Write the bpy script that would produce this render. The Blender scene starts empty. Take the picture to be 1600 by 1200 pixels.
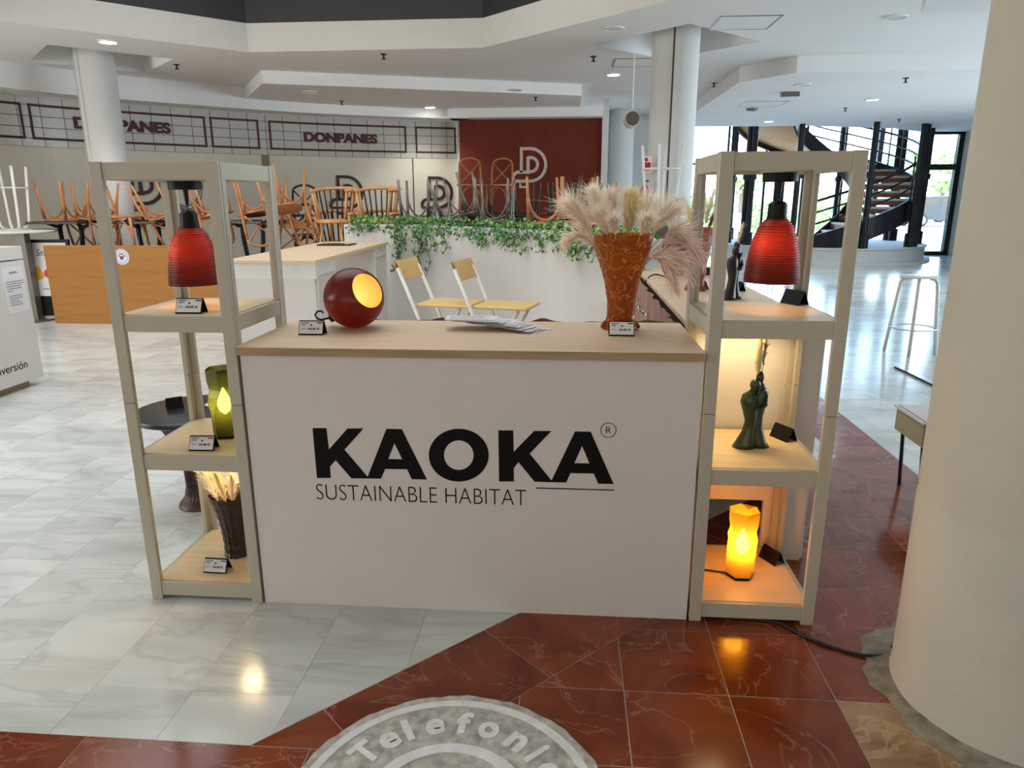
import bpy, bmesh, math, random
from mathutils import Vector, Matrix
random.seed(7)
sc = bpy.context.scene
COL = sc.collection
PI = math.pi
rad = math.radians

# ------------------------------------------------------------------ camera
F, PITCH, YAW, ROLL, EYE = 1110.0, rad(14.8), rad(4.5), rad(0.2), 1.5
cam_d = bpy.data.cameras.new('camera')
cam = bpy.data.objects.new('camera', cam_d)
COL.objects.link(cam)
cam_d.sensor_fit = 'HORIZONTAL'
cam_d.sensor_width = 36.0
cam_d.lens = F / 1600.0 * 36.0
cam_d.clip_start = 0.05
cam_d.clip_end = 300
cam.matrix_world = (Matrix.Translation((0, 0, EYE)) @ Matrix.Rotation(YAW, 4, 'Z')
                    @ Matrix.Rotation(PI / 2 - PITCH, 4, 'X') @ Matrix.Rotation(-ROLL, 4, 'Z'))
sc.camera = cam

# ------------------------------------------------------------------ world, sun, large lights, exposure
sc.view_settings.view_transform = 'Standard'
sc.view_settings.look = 'None'
sc.view_settings.gamma = 1.0
sc.view_settings.use_curve_mapping = False
sc.view_settings.exposure = 0.68
world = bpy.data.worlds.new('sky')
sc.world = world
world.use_nodes = True
wn = world.node_tree.nodes
sky = wn.new('ShaderNodeTexSky')
sky.sky_type = 'NISHITA'
sky.sun_disc = False
sky.sun_elevation = rad(52)
sky.sun_rotation = rad(200)
world.node_tree.links.new(sky.outputs[0], wn['Background'].inputs[0])
wn['Background'].inputs[1].default_value = 1.9

def light(name, kind, loc, energy, color=(1, 1, 1), aim=None, size=None, size_y=None, radius=None):
    d = bpy.data.lights.new(name, kind)
    d.energy = energy
    d.color = color
    if size is not None:
        d.shape = 'RECTANGLE'
        d.size = size
        d.size_y = size_y or size
    if radius is not None:
        d.shadow_soft_size = radius
    o = bpy.data.objects.new(name, d)
    COL.objects.link(o)
    o.location = loc
    if aim is not None:
        o.rotation_euler = Vector(aim).to_track_quat('-Z', 'Y').to_euler()
    return o

sun = light('sun', 'SUN', (0, 0, 20), 6.0, (1, .95, .87), aim=(-.35, .55, -1.0))
sun.data.angle = rad(1)
# the atrium's diffusing roof glazing and the glazed shop fronts beyond the frame on the right
light('atrium_skylight', 'AREA', (-2.45, 5.6, 4.75), 140, (.95, .98, 1), aim=(0, 0, -1), size=5.6, size_y=5.6).data.spread = rad(150)
light('side_glazing_daylight', 'AREA', (10.6, 8.5, 1.7), 280, (.76, .89, 1), aim=(-1, 0, -.25), size=9, size_y=2.6).data.spread = rad(125)
light('front_fill', 'AREA', (-1.0, -5.8, 1.6), 105, (1, .97, .92), aim=(0, 1, .45), size=11, size_y=2.6)  # added fill behind the camera, brightens the counter front and ceiling
light('left_fill', 'AREA', (-10.6, .5, 1.7), 330, (1, .99, .95), aim=(.55, .8, .55), size=6, size_y=2.4)  # added fill from the left, aimed up to lift ceiling and cafe wall
for nm, loc, aim, sx, sy in (('stair_glazing_portal', (5.5, 22.3, 3.0), (0, -1, 0), 7, 6),
                             ('door_portal', (9.2, 19.6, 1.5), (0, -1, 0), 1.2, 3)):
    p = light(nm, 'AREA', loc, 1, aim=aim, size=sx, size_y=sy)
    p.data.cycles.is_portal = True

# ------------------------------------------------------------------ pixel -> place helpers
def _rz(v):
    return Vector((v[0] * math.cos(YAW) - v[1] * math.sin(YAW), v[0] * math.sin(YAW) + v[1] * math.cos(YAW), v[2]))
FW = _rz((0, math.cos(PITCH), -math.sin(PITCH)))
R0 = _rz((1, 0, 0))
U0 = _rz((0, math.sin(PITCH), math.cos(PITCH)))
RR = R0 * math.cos(ROLL) + U0 * math.sin(ROLL)
UU = -R0 * math.sin(ROLL) + U0 * math.cos(ROLL)
CC = Vector((0, 0, EYE))
def ray(x, y): return FW + RR * ((x - 800) / F) - UU * ((y - 600) / F)
def atz(x, y, z=0.0):
    d = ray(x, y); return CC + d * ((z - EYE) / d.z)
def aty(x, y, yy):
    d = ray(x, y); return CC + d * (yy / d.y)
def proj(p):
    v = Vector(p) - CC; k = v.dot(FW)
    if k < .01: return (-9999, -9999)
    return 800 + F * v.dot(RR) / k, 600 - F * v.dot(UU) / k

# ------------------------------------------------------------------ materials
def lin(c):
    if isinstance(c, str):
        c = tuple(int(c[i:i + 2], 16) / 255 for i in (0, 2, 4))
        c = tuple(x / 12.92 if x <= .04045 else ((x + .055) / 1.055) ** 2.4 for x in c)
    return (c[0], c[1], c[2], 1)
class NT:
    def __init__(s, name):
        s.m = bpy.data.materials.new(name); s.m.use_nodes = True
        s.t = s.m.node_tree; s.b = s.t.nodes['Principled BSDF']; s.out = s.t.nodes['Material Output']
    def n(s, t, **k):
        nd = s.t.nodes.new(t)
        for a, v in k.items():
            if a.startswith('i_'): nd.inputs[a[2:].replace('_', ' ')].default_value = v
            else: setattr(nd, a, v)
        return nd
    def l(s, a, b): s.t.links.new(a, b)
    def ramp(s, fac, stops):
        r = s.n('ShaderNodeValToRGB')
        el = r.color_ramp.elements
        while len(el) < len(stops): el.new(.5)
        for e, (p, c) in zip(el, stops): e.position = p; e.color = lin(c)
        s.l(fac, r.inputs[0]); return r.outputs[0]
def mat(name, col, rough=.5, metal=0, var=.06, scale=6, bump=0, bscale=80, spec=.5, coat=0, emit=0, emitcol=None):
    t = NT(name); b = t.b
    b.inputs['Roughness'].default_value = rough
    b.inputs['Metallic'].default_value = metal
    b.inputs['Specular IOR Level'].default_value = spec
    b.inputs['Coat Weight'].default_value = coat
    c = lin(col)
    tc = t.n('ShaderNodeTexCoord')
    no = t.n('ShaderNodeTexNoise', i_Scale=scale, i_Detail=4.0)
    t.l(tc.outputs['Object'], no.inputs['Vector'])
    d = tuple(max(0, x * (1 - var)) for x in c[:3]); u = tuple(min(1, x * (1 + var)) for x in c[:3])
    t.l(t.ramp(no.outputs['Fac'], [(.3, d), (.7, u)]), b.inputs['Base Color'])
    if bump:
        n2 = t.n('ShaderNodeTexNoise', i_Scale=bscale, i_Detail=3.0)
        t.l(tc.outputs['Object'], n2.inputs['Vector'])
        bp = t.n('ShaderNodeBump', i_Strength=bump, i_Distance=.004)
        t.l(n2.outputs['Fac'], bp.inputs['Height']); t.l(bp.outputs[0], b.inputs['Normal'])
    if emit:
        b.inputs['Emission Color'].default_value = lin(emitcol or col)
        b.inputs['Emission Strength'].default_value = emit
    return t.m
def wood(name, c1, c2, rough=.45, stretch=(1, 14, 14), scale=2.5, coat=0):
    t = NT(name); b = t.b
    tc = t.n('ShaderNodeTexCoord'); mp = t.n('ShaderNodeMapping')
    mp.inputs['Scale'].default_value = stretch
    oi = t.n('ShaderNodeObjectInfo')
    ad = t.n('ShaderNodeVectorMath', operation='ADD'); ml = t.n('ShaderNodeMath', operation='MULTIPLY', i_Value=1.0)
    ml.inputs[1].default_value = 37.0
    t.l(oi.outputs['Random'], ml.inputs[0])
    t.l(tc.outputs['Object'], mp.inputs['Vector']); t.l(mp.outputs[0], ad.inputs[0]); t.l(ml.outputs[0], ad.inputs[1])
    no = t.n('ShaderNodeTexNoise', i_Scale=scale, i_Detail=6.0, i_Distortion=.6)
    t.l(ad.outputs[0], no.inputs['Vector'])
    t.l(t.ramp(no.outputs['Fac'], [(.3, c2), (.52, c1), (.75, c2)]), b.inputs['Base Color'])
    b.inputs['Roughness'].default_value = rough; b.inputs['Coat Weight'].default_value = coat
    bp = t.n('ShaderNodeBump', i_Strength=.08, i_Distance=.002)
    t.l(no.outputs['Fac'], bp.inputs['Height']); t.l(bp.outputs[0], b.inputs['Normal'])
    return t.m
def marble(name, stops, vein, veincol, rough=.12, stretch=(1.0, 1.0, 1), ang=0, vscale=2.2, width=.05, base_scale=1.6, hue=.05):
    t = NT(name); b = t.b
    tc = t.n('ShaderNodeTexCoord'); oi = t.n('ShaderNodeObjectInfo')
    ml = t.n('ShaderNodeMath', operation='MULTIPLY'); ml.inputs[1].default_value = 53.0
    t.l(oi.outputs['Random'], ml.inputs[0])
    mp = t.n('ShaderNodeMapping'); mp.inputs['Scale'].default_value = stretch; mp.inputs['Rotation'].default_value = (0, 0, ang)
    t.l(tc.outputs['Object'], mp.inputs['Vector'])
    ad = t.n('ShaderNodeVectorMath', operation='ADD')
    t.l(mp.outputs[0], ad.inputs[0]); t.l(ml.outputs[0], ad.inputs[1])
    n1 = t.n('ShaderNodeTexNoise', i_Scale=base_scale, i_Detail=7.0, i_Distortion=1.1)
    t.l(ad.outputs[0], n1.inputs['Vector'])
    c1 = t.ramp(n1.outputs['Fac'], stops)
    n2 = t.n('ShaderNodeTexNoise', i_Scale=vscale, i_Detail=5.0, i_Distortion=1.6)
    t.l(ad.outputs[0], n2.inputs['Vector'])
    sb = t.n('ShaderNodeMath', operation='SUBTRACT'); sb.inputs[1].default_value = .5
    ab = t.n('ShaderNodeMath', operation='ABSOLUTE')
    t.l(n2.outputs['Fac'], sb.inputs[0]); t.l(sb.outputs[0], ab.inputs[0])
    vm = t.ramp(ab.outputs[0], [(0, (vein, vein, vein)), (width, (0, 0, 0))])
    mx = t.n('ShaderNodeMix', data_type='RGBA')
    t.l(vm, mx.inputs[0]); t.l(c1, mx.inputs[6]); mx.inputs[7].default_value = lin(veincol)
    hs = t.n('ShaderNodeHueSaturation')
    mr = t.n('ShaderNodeMapRange'); mr.inputs[3].default_value = 1 - hue * 3; mr.inputs[4].default_value = 1 + hue
    t.l(oi.outputs['Random'], mr.inputs[0]); t.l(mr.outputs[0], hs.inputs['Value'])
    t.l(mx.outputs[2], hs.inputs['Color']); t.l(hs.outputs[0], b.inputs['Base Color'])
    b.inputs['Roughness'].default_value = rough
    rr = t.n('ShaderNodeMapRange'); rr.inputs[3].default_value = rough * .7; rr.inputs[4].default_value = rough * 1.6
    t.l(n1.outputs['Fac'], rr.inputs[0]); t.l(rr.outputs[0], b.inputs['Roughness'])
    return t.m
def translucent(name, col, trans=.55, clear=.15, rough=.4, band=0, col2=None, pattern=None, pscale=30, sheen=1.0):
    """coloured printed plastic: diffuse + translucent + a share that lets light straight through"""
    t = NT(name)
    for nd in list(t.t.nodes):
        if nd != t.out: t.t.nodes.remove(nd)
    c = lin(col)
    df = t.n('ShaderNodeBsdfPrincipled'); df.inputs['Roughness'].default_value = rough
    tr = t.n('ShaderNodeBsdfTranslucent'); tp = t.n('ShaderNodeBsdfTransparent')
    for nd, k in ((df, 'Base Color'), (tr, 'Color')): nd.inputs[k].default_value = c
    tp.inputs['Color'].default_value = tuple(.1 + .9 * x for x in c[:3]) + (1,)
    if pattern:
        tc = t.n('ShaderNodeTexCoord')
        if pattern == 'cells':
            mp = t.n('ShaderNodeMapping'); mp.inputs['Scale'].default_value = (1, 1, .55)
            no = t.n('ShaderNodeTexNoise', i_Scale=9.0, i_Detail=0.0); va = t.n('ShaderNodeVectorMath', operation='MULTIPLY_ADD')
            va.inputs[1].default_value = (.05, .05, .05)
            t.l(tc.outputs['Object'], mp.inputs[0]); t.l(mp.outputs[0], no.inputs['Vector'])
            t.l(no.outputs['Color'], va.inputs[0]); t.l(mp.outputs[0], va.inputs[2])
            vo = t.n('ShaderNodeTexVoronoi', feature='DISTANCE_TO_EDGE', i_Scale=pscale)
            t.l(va.outputs[0], vo.inputs['Vector'])
            cr = t.ramp(vo.outputs['Distance'], [(0, col), (.07, col), (.13, col2), (.2, col), (1, col)])
        elif pattern == 'loops':
            mp = t.n('ShaderNodeMapping'); mp.inputs['Scale'].default_value = (1, 1, .6)
            no = t.n('ShaderNodeTexNoise', i_Scale=pscale, i_Detail=0.0, i_Distortion=.5); sn = t.n('ShaderNodeMath', operation='MULTIPLY'); sn.inputs[1].default_value = 26.0
            s2_ = t.n('ShaderNodeMath', operation='SINE')
            t.l(tc.outputs['Object'], mp.inputs[0]); t.l(mp.outputs[0], no.inputs['Vector']); t.l(no.outputs['Fac'], sn.inputs[0]); t.l(sn.outputs[0], s2_.inputs[0])
            cr = t.ramp(s2_.outputs[0], [(0, col), (.78, col), (.97, col2), (1, col2)])
        else:
            wv = t.n('ShaderNodeTexWave', wave_type='BANDS', bands_direction='Z', i_Scale=pscale, i_Distortion=.4)
            t.l(tc.outputs['Object'], wv.inputs['Vector'])
            cr = t.ramp(wv.outputs['Color'], [(.2, col), (.8, col2)])
        t.l(cr, df.inputs['Base Color']); t.l(cr, tr.inputs['Color'])
    m1 = t.n('ShaderNodeMixShader'); m1.inputs[0].default_value = trans
    m2 = t.n('ShaderNodeMixShader'); m2.inputs[0].default_value = clear
    t.l(df.outputs[0], m1.inputs[1]); t.l(tr.outputs[0], m1.inputs[2])
    t.l(m1.outputs[0], m2.inputs[1]); t.l(tp.outputs[0], m2.inputs[2]); t.l(m2.outputs[0], t.out.inputs[0])
    return t.m
def glass_pane(name, tint=(.93, .97, .98)):
    t = NT(name); t.t.nodes.remove(t.b)
    tp = t.n('ShaderNodeBsdfTransparent'); tp.inputs[0].default_value = lin(tint)
    gl = t.n('ShaderNodeBsdfGlossy'); gl.inputs['Roughness'].default_value = .02
    no = t.n('ShaderNodeTexNoise', i_Scale=.7); mr = t.n('ShaderNodeMapRange'); mr.inputs[3].default_value = .04; mr.inputs[4].default_value = .08
    t.l(no.outputs['Fac'], mr.inputs[0])
    m = t.n('ShaderNodeMixShader'); t.l(mr.outputs[0], m.inputs[0])
    t.l(tp.outputs[0], m.inputs[1]); t.l(gl.outputs[0], m.inputs[2]); t.l(m.outputs[0], t.out.inputs[0])
    return t.m
def emis(name, col, strength):
    t = NT(name); t.t.nodes.remove(t.b)
    e = t.n('ShaderNodeEmission'); e.inputs[0].default_value = lin(col); e.inputs[1].default_value = strength
    t.l(e.outputs[0], t.out.inputs[0]); return t.m

MT = dict(
    marble=marble('white_marble', [(.2, 'b0b3ae'), (.42, 'c8ccc8'), (.6, 'd8dcd8'), (.85, 'cac9c0')], .25, '8f908e', .15, (.7, 2.8, 1), rad(30), 1.1, .04, 1.0, .022),
    red=marble('red_marble', [(.25, '60220a'), (.45, '7a3012'), (.6, '883e1b'), (.8, '633820')], .28, 'c0a088', .13, (1, 1.3, 1), rad(35), 2.6, .011, 3.0, .07),
    cream=marble('brown_marble', [(.25, '7a5238'), (.45, '9a7a56'), (.6, 'a98d6a'), (.8, '7e4f38')], .5, 'c9b08e', .14, (1, 1.6, 1), rad(60), 4, .03, 3.5, .05),
    grout=mat('grout', 'b4b0a6', .6), dirt=mat('mortar', '8c8574', .95, var=.35, scale=22, bump=.8, bscale=50),
    wallpaint=mat('wall_paint', 'cbc6b6', .85, var=.02), white=mat('white_paint', 'cfcfcc', .8, var=.02),
    ceil=mat('ceiling_paint', 'e4e5e5', .9, var=.02, scale=1), fascia=mat('fascia_shade_tone', 'b4b0a8', .85, var=.02),  # fascia colour is darkened to stand in for its shade
    black=mat('black_paint', '191a1b', .6), colp=mat('column_plaster', 'bdb8a9', .9, var=.05, scale=3, bump=.35, bscale=45),
    frame=mat('shelf_lacquer', 'b2ab99', .42, var=.02), melamine=mat('white_melamine', 'd3cdc8', .5, var=.015),
    oak=wood('oak_laminate', 'dac1a2', 'c8ac8d', .42, (1.2, 16, 16), 2.2), oakedge=wood('oak_edge', 'a98c6b', '967a5b', .5, (1.2, 16, 16), 2.2),
    birch=wood('birch_board', 'dcc49b', 'd2b688', .4, (1, 12, 12), 2.0), panelwood=wood('panel_wood', 'a36e2c', '946226', .7, (.7, 1, 9), 1.6),
    seatwood=wood('seat_wood', 'dcb877', 'd0a864', .42, (2, 10, 10), 2), bent=wood('bentwood', 'b9794a', 'a0643a', .38, (5, 5, 2), 3),
    windsor=wood('windsor_wood', 'cf9a66', 'bc8450', .38, (6, 6, 2), 3), darkwood=mat('dark_spindle_wood', '2c1c16', .45),
    greymetal=mat('grey_lacquer', '6f6a63', .3, metal=.5), iron=mat('cast_iron', '15161a', .5, metal=.3),
    whitemetal=mat('white_metal', 'dedcd6', .35), chrome=mat('steel', 'b9b9b9', .18, metal=1),
    blackpl=mat('black_plastic', '0e0c0d', .5, spec=.2), blacktop=mat('black_table_top', '17181b', .28),
    letter=mat('black_vinyl', '0a090a', .6, var=.02, spec=.15), maroon=mat('maroon_paint', '3f0f12', .6), signwhite=mat('sign_white', 'c4b6aa', .6),
    redpanel=wood('rust_panel', '6a220a', '601d08', .85, (6, 6, .6), 3), tilew=mat('glazed_tile', 'b5b3ab', .25, var=.03),
    inkgrey=mat('ink_grey', '4c4e58', .7), paper=mat('paper', 'dcdada', .7, var=.02), print=mat('grey_print', '8b8a8c', .7), pinkprint=mat('pink_print', 'c9a7a6', .7),
    ash=mat('plinth_wood', 'a2906a', .6), ivy=mat('ivy_leaf', '2f6a28', .5, var=.5, scale=40), ivylight=mat('ivy_leaf_pale', '7fa04a', .5, var=.3, scale=40),
    vine=mat('vine_stem', '4c4a28', .7), stair=mat('dark_steel', '14171c', .4, metal=.4), tread=wood('stair_tread', '8a4a2e', '7a3f26', .45),
    treadedge=mat('pale_nosing', 'cfcac2', .5), stairwood=wood('stair_soffit_wood', 'd79a52', 'c78845', .5, (3, 12, 3), 2),
    pave=mat('pavement', 'cfcac0', .9, var=.08, scale=.8), glass=glass_pane('window_glass'),
    cloth=mat('brown_cloth', '8f6d5e', .75, var=.12, scale=10), cord=mat('black_cord', '0d0d0e', .5),
    stone=mat('weathered_stone', 'b8b4ab', .95, var=.35, scale=30, bump=.8, bscale=60), stonew=mat('worn_white_paint', 'e2e1df', .8, var=.12, scale=18, bump=.3),
    downlit=emis('lit_lens', 'fffaf0', 14), downunlit=mat('frosted_lens', 'd6d6d4', .4), ringw=mat('lamp_ring', 'dcdcda', .5),
    pend=translucent('red_shade', '45100a', .5, .0, .35, pattern='bands', col2='5c150c', pscale=40),
    pball=translucent('copper_red_shade', '4c120a', .42, .0, .28, pattern='bands', col2='54150c', pscale=60),
    ballin=translucent('gilded_lining', 'f3c07c', .45, 0, .4), amber=translucent('amber_shade', 'f0b044', .6, .3, .35),
    olive=translucent('olive_shade', '3c4012', .5, .22, .35),
    orangev=translucent('orange_vase_plastic', 'a85410', .45, .12, .22, pattern='loops', col2='dd8f45', pscale=26),
    pinkv=translucent('pink_vase_plastic', 'b0685f', .4, .05, .3, pattern='loops', col2='c98a80', pscale=24),
    darkred=mat('dark_red_glaze', '5d0f12', .35), brownv=mat('dark_brown_print', '2b1812', .42), ribbrown=mat('brown_ribbed_print', '3a2019', .45),
    green=mat('dark_green_silk_print', '2f3a18', .28, var=.1), darkst=mat('brown_black_print', '1f1412', .4),
    bulb=emis('warm_bulb', 'ffd070', 26), bulbg=emis('warm_bulb_clear', 'ffe27a', 45), bulbr=emis('warm_bulb_dim', 'ff9a40', 20),
    pampas=translucent('pampas_hair', 'fbf1e2', .5, 0, .9), pampasy=translucent('cream_pampas_hair', 'f8eec8', .5, 0, .9),
    pampasp=translucent('pinkish_pampas_hair', 'f2e0d4', .5, 0, .9), straw=mat('straw_stem', 'b79a6c', .8), driedbrown=mat('dried_brown', '8a6844', .8),
    petal=mat('white_petal', 'e9e9ea', .6), redp=mat('signal_red', 'b3161b', .5), signblue=mat('sticker_blue', 'b9c6da', .5), magenta=mat('paw_magenta', '8e1f66', .6),
    yellow=mat('print_yellow', 'd9a02c', .6), hedge=mat('hedge_leaf', '8fb56a', .8, var=.3, scale=12), bark=mat('bark', '5b4a3a', .9),
    carblue=mat('car_paint_dark', '0e141d', .35, metal=0, coat=.1), carsilver=mat('car_paint_silver', '8793a0', .25, metal=.5, coat=.5), tyre=mat('tyre', '111111', .8),
    carglass=mat('car_window', '1d2328', .1), canopy=mat('canopy_steel', 'c9c9c6', .6), bluebld=mat('bluish_cladding', '8fb3c9', .4, var=.15), orangeaw=mat('orange_awning', 'c8643a', .7),
    pinkbanner=mat('pink_banner', 'c2587e', .7), tealbanner=mat('teal_banner', '4fa6a8', .7), led=emis('warm_led', 'ffd08a', 8), skyl=mat('roof_shell', '8a8a88', .9), tail=mat('tail_lamp', 'a3141c', .3),
)
# ------------------------------------------------------------------ mesh helpers
class MB:
    def __init__(s): s.bm = bmesh.new()
    def face(s, pts):
        vs = [s.bm.verts.new(p) for p in pts]
        try: return s.bm.faces.new(vs)
        except ValueError: return None
    def hexa(s, c):
        v = [s.bm.verts.new(p) for p in c]
        for f in ((0, 3, 2, 1), (4, 5, 6, 7), (0, 1, 5, 4), (1, 2, 6, 5), (2, 3, 7, 6), (3, 0, 4, 7)):
            s.bm.faces.new([v[i] for i in f])
        return v
    def box(s, x0, x1, y0, y1, z0, z1, bev=0, M=None):
        c = [Vector(p) for p in ((x0, y0, z0), (x1, y0, z0), (x1, y1, z0), (x0, y1, z0), (x0, y0, z1), (x1, y0, z1), (x1, y1, z1), (x0, y1, z1))]
        if M is not None: c = [M @ p for p in c]
        v = s.hexa(c)
        if bev:
            es = {e for q in v for e in q.link_edges}
            bmesh.ops.bevel(s.bm, geom=list(es), offset=bev, segments=1, affect='EDGES')
        return s
    def prism(s, poly, z0, z1, M=None):
        """poly in xy, extruded in z"""
        f = lambda x, y, z: (M @ Vector((x, y, z))) if M is not None else Vector((x, y, z))
        a = sum(poly[i][0] * poly[(i + 1) % len(poly)][1] - poly[(i + 1) % len(poly)][0] * poly[i][1] for i in range(len(poly)))
        if a < 0: poly = list(reversed(poly))
        lo = [s.bm.verts.new(f(x, y, z0)) for x, y in poly]; hi = [s.bm.verts.new(f(x, y, z1)) for x, y in poly]
        n = len(poly)
        s.bm.faces.new(hi); s.bm.faces.new(list(reversed(lo)))
        for i in range(n): s.bm.faces.new((lo[i], lo[(i + 1) % n], hi[(i + 1) % n], hi[i]))
        return s
    def tube(s, pts, r, n=8, closed=False, cap=True, flat=1.0):
        pts = [Vector(p) for p in pts]; m = len(pts)
        rs = r if isinstance(r, (list, tuple)) else [r] * m
        rings = []; ref = None
        for i in range(m):
            a = pts[(i - 1) % m] if closed else pts[max(i - 1, 0)]
            b = pts[(i + 1) % m] if closed else pts[min(i + 1, m - 1)]
            t = (b - a).normalized() if (b - a).length > 1e-9 else Vector((0, 0, 1))
            if ref is None: ref = t.orthogonal().normalized()
            ref = (ref - t * ref.dot(t))
            ref = ref.normalized() if ref.length > 1e-6 else t.orthogonal().normalized()
            bi = t.cross(ref)
            rings.append([s.bm.verts.new(pts[i] + (ref * math.cos(2 * PI * k / n) + bi * math.sin(2 * PI * k / n) * flat) * rs[i]) for k in range(n)])
        for i in range(m if closed else m - 1):
            A, B = rings[i], rings[(i + 1) % m]
            for k in range(n): s.bm.faces.new((A[k], A[(k + 1) % n], B[(k + 1) % n], B[k]))
        if cap and not closed:
            s.bm.faces.new(list(reversed(rings[0]))); s.bm.faces.new(rings[-1])
        return s
    def lathe(s, prof, n=24, c=(0, 0, 0), fn=None, M=None, capb=True, capt=True, phase=0):
        c = Vector(c); rings = []
        for j, (r, z) in enumerate(prof):
            ring = []
            for k in range(n):
                a = 2 * PI * k / n + phase
                rr = fn(a, z, r) if fn else r
                p = Vector((rr * math.cos(a), rr * math.sin(a), z))
                ring.append(s.bm.verts.new((M @ p if M is not None else p) + c))
            rings.append(ring)
        for A, B in zip(rings, rings[1:]):
            for k in range(n): s.bm.faces.new((A[k], A[(k + 1) % n], B[(k + 1) % n], B[k]))
        if capb: s.bm.faces.new(list(reversed(rings[0])))
        if capt: s.bm.faces.new(rings[-1])
        return s
    def ball(s, c, r, n=12, sc_=(1, 1, 1), M=None):
        c = Vector(c); m = max(4, n // 2)
        prof = [(max(1e-4, math.sin(PI * j / m)) * r, -math.cos(PI * j / m) * r) for j in range(m + 1)]
        D = Matrix.Diagonal((*sc_, 1)); 
        if M is not None: D = M.to_4x4() @ D
        return s.lathe(prof, n, c, M=D)
    def grid(s, fn, nu, nv, closed=False):
        rows = [[s.bm.verts.new(fn(i / nu, j / nv)) for i in range(nu if closed else nu + 1)] for j in range(nv + 1)]
        w = len(rows[0])
        for A, B in zip(rows, rows[1:]):
            for i in range(w if closed else w - 1): s.bm.faces.new((A[i], A[(i + 1) % w], B[(i + 1) % w], B[i]))
        return s
    def build(s, name, m, parent=None, smooth=None, kind=None):
        me = bpy.data.meshes.new(name)
        bmesh.ops.recalc_face_normals(s.bm, faces=s.bm.faces[:])
        s.bm.to_mesh(me); s.bm.free()
        me.materials.append(MT[m] if isinstance(m, str) else m)
        if smooth:
            for p in me.polygons: p.use_smooth = True
            if smooth is not True: me.set_sharp_from_angle(angle=rad(smooth))
        o = bpy.data.objects.new(name, me); COL.objects.link(o)
        if parent is not None: o.parent = parent
        if kind: o['kind'] = kind
        return o
def tag(o, label, cat, group=None, kind=None):
    o['label'] = label; o['category'] = cat
    if group: o['group'] = group
    if kind: o['kind'] = kind
    return o
def struct(o, label=None, cat=None):
    o['kind'] = 'structure'
    if label: o['label'] = label
    if cat: o['category'] = cat
    return o
def empty(name, loc, label, cat, group=None, rz=0):
    o = bpy.data.objects.new(name, None); COL.objects.link(o)
    o.empty_display_size = .05
    o.location = loc; o.rotation_euler = (0, 0, rz)
    return tag(o, label, cat, group)
def dup(o, loc=None, rot=None, label=None, group=None, parent=None, scale=None):
    c = o.copy(); COL.objects.link(c)
    if parent is not None: c.parent = parent
    if loc is not None: c.location = loc
    if rot is not None: c.rotation_euler = rot
    if scale is not None: c.scale = scale if isinstance(scale, (tuple, list)) else (scale,) * 3
    if label: c['label'] = label
    if group: c['group'] = group
    for ch in o.children: dup(ch, parent=c)
    return c
def text_obj(name, body, width, m, M, parent, height=None, offset=0.0, depth=.0008, shear=0, space=1.0, align='LEFT', target_h=None):
    """flat lettering, x to the right and y up in its own plane, placed by matrix M (local to parent)"""
    cu = bpy.data.curves.new(name, 'FONT'); cu.body = body; cu.size = 1; cu.offset = offset; cu.extrude = .5; cu.shear = shear
    cu.space_character = space; cu.resolution_u = 5
    t = bpy.data.objects.new('tmp', cu); COL.objects.link(t)
    dg = bpy.context.evaluated_depsgraph_get(); me = bpy.data.meshes.new_from_object(t.evaluated_get(dg))
    bpy.data.objects.remove(t); bpy.data.curves.remove(cu)
    xs = [v.co.x for v in me.vertices]; ys = [v.co.y for v in me.vertices]
    x0, x1, y0, y1 = min(xs), max(xs), min(ys), max(ys)
    kx = width / (x1 - x0); ky = (height / (y1 - y0)) if height else kx
    for v in me.vertices:
        v.co = M @ Vector(((v.co.x - x0) * kx, (v.co.y - y0) * ky, v.co.z * depth))
    me.name = name; me.materials.clear(); me.materials.append(MT[m])
    o = bpy.data.objects.new(name, me); COL.objects.link(o)
    if parent is not None: o.parent = parent
    return o
def plane_M(origin, right, up):
    r = Vector(right).normalized(); u = Vector(up).normalized(); n = r.cross(u)
    M = Matrix((r, u, n)).transposed().to_4x4(); M.translation = Vector(origin); return M
def arc(cx, cy, r, a0, a1, n): return [(cx + r * math.cos(rad(a0 + (a1 - a0) * i / n)), cy + r * math.sin(rad(a0 + (a1 - a0) * i / n))) for i in range(n + 1)]
def stroke(mb, path, w, z0, z1, M):
    """a flat band of width w along a 2-D path"""
    P = [Vector(p) for p in path]; L = []; R = []
    for i, p in enumerate(P):
        a = P[max(i - 1, 0)]; b = P[min(i + 1, len(P) - 1)]
        t1 = (p - a).normalized() if i else (b - p).normalized(); t2 = (b - p).normalized() if i < len(P) - 1 else t1
        t = (t1 + t2).normalized(); n = Vector((-t.y, t.x)); k = max(.5, abs(Vector((-t1.y, t1.x)).dot(n)))
        L.append(p + n * (w / 2 / k)); R.append(p - n * (w / 2 / k))
    for i in range(len(P) - 1):
        mb.prism([tuple(R[i]), tuple(R[i + 1]), tuple(L[i + 1]), tuple(L[i])], z0, z1, M)
def bez(p0, p1, p2, p3, n=10):
    p0, p1, p2, p3 = map(Vector, (p0, p1, p2, p3))
    return [p0 * (1 - t) ** 3 + p1 * 3 * t * (1 - t) ** 2 + p2 * 3 * t * t * (1 - t) + p3 * t ** 3 for t in [i / n for i in range(n + 1)]]
def catmull(pts, n=6):
    P = [Vector(p) for p in pts]; out = []
    for i in range(len(P) - 1):
        a = P[max(i - 1, 0)]; b = P[i]; c = P[i + 1]; d = P[min(i + 2, len(P) - 1)]
        for k in range(n):
            t = k / n
            out.append(.5 * ((2 * b) + (c - a) * t + (2 * a - 5 * b + 4 * c - d) * t * t + (3 * b - a - 3 * c + d) * t ** 3))
    out.append(P[-1]); return out

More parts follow.
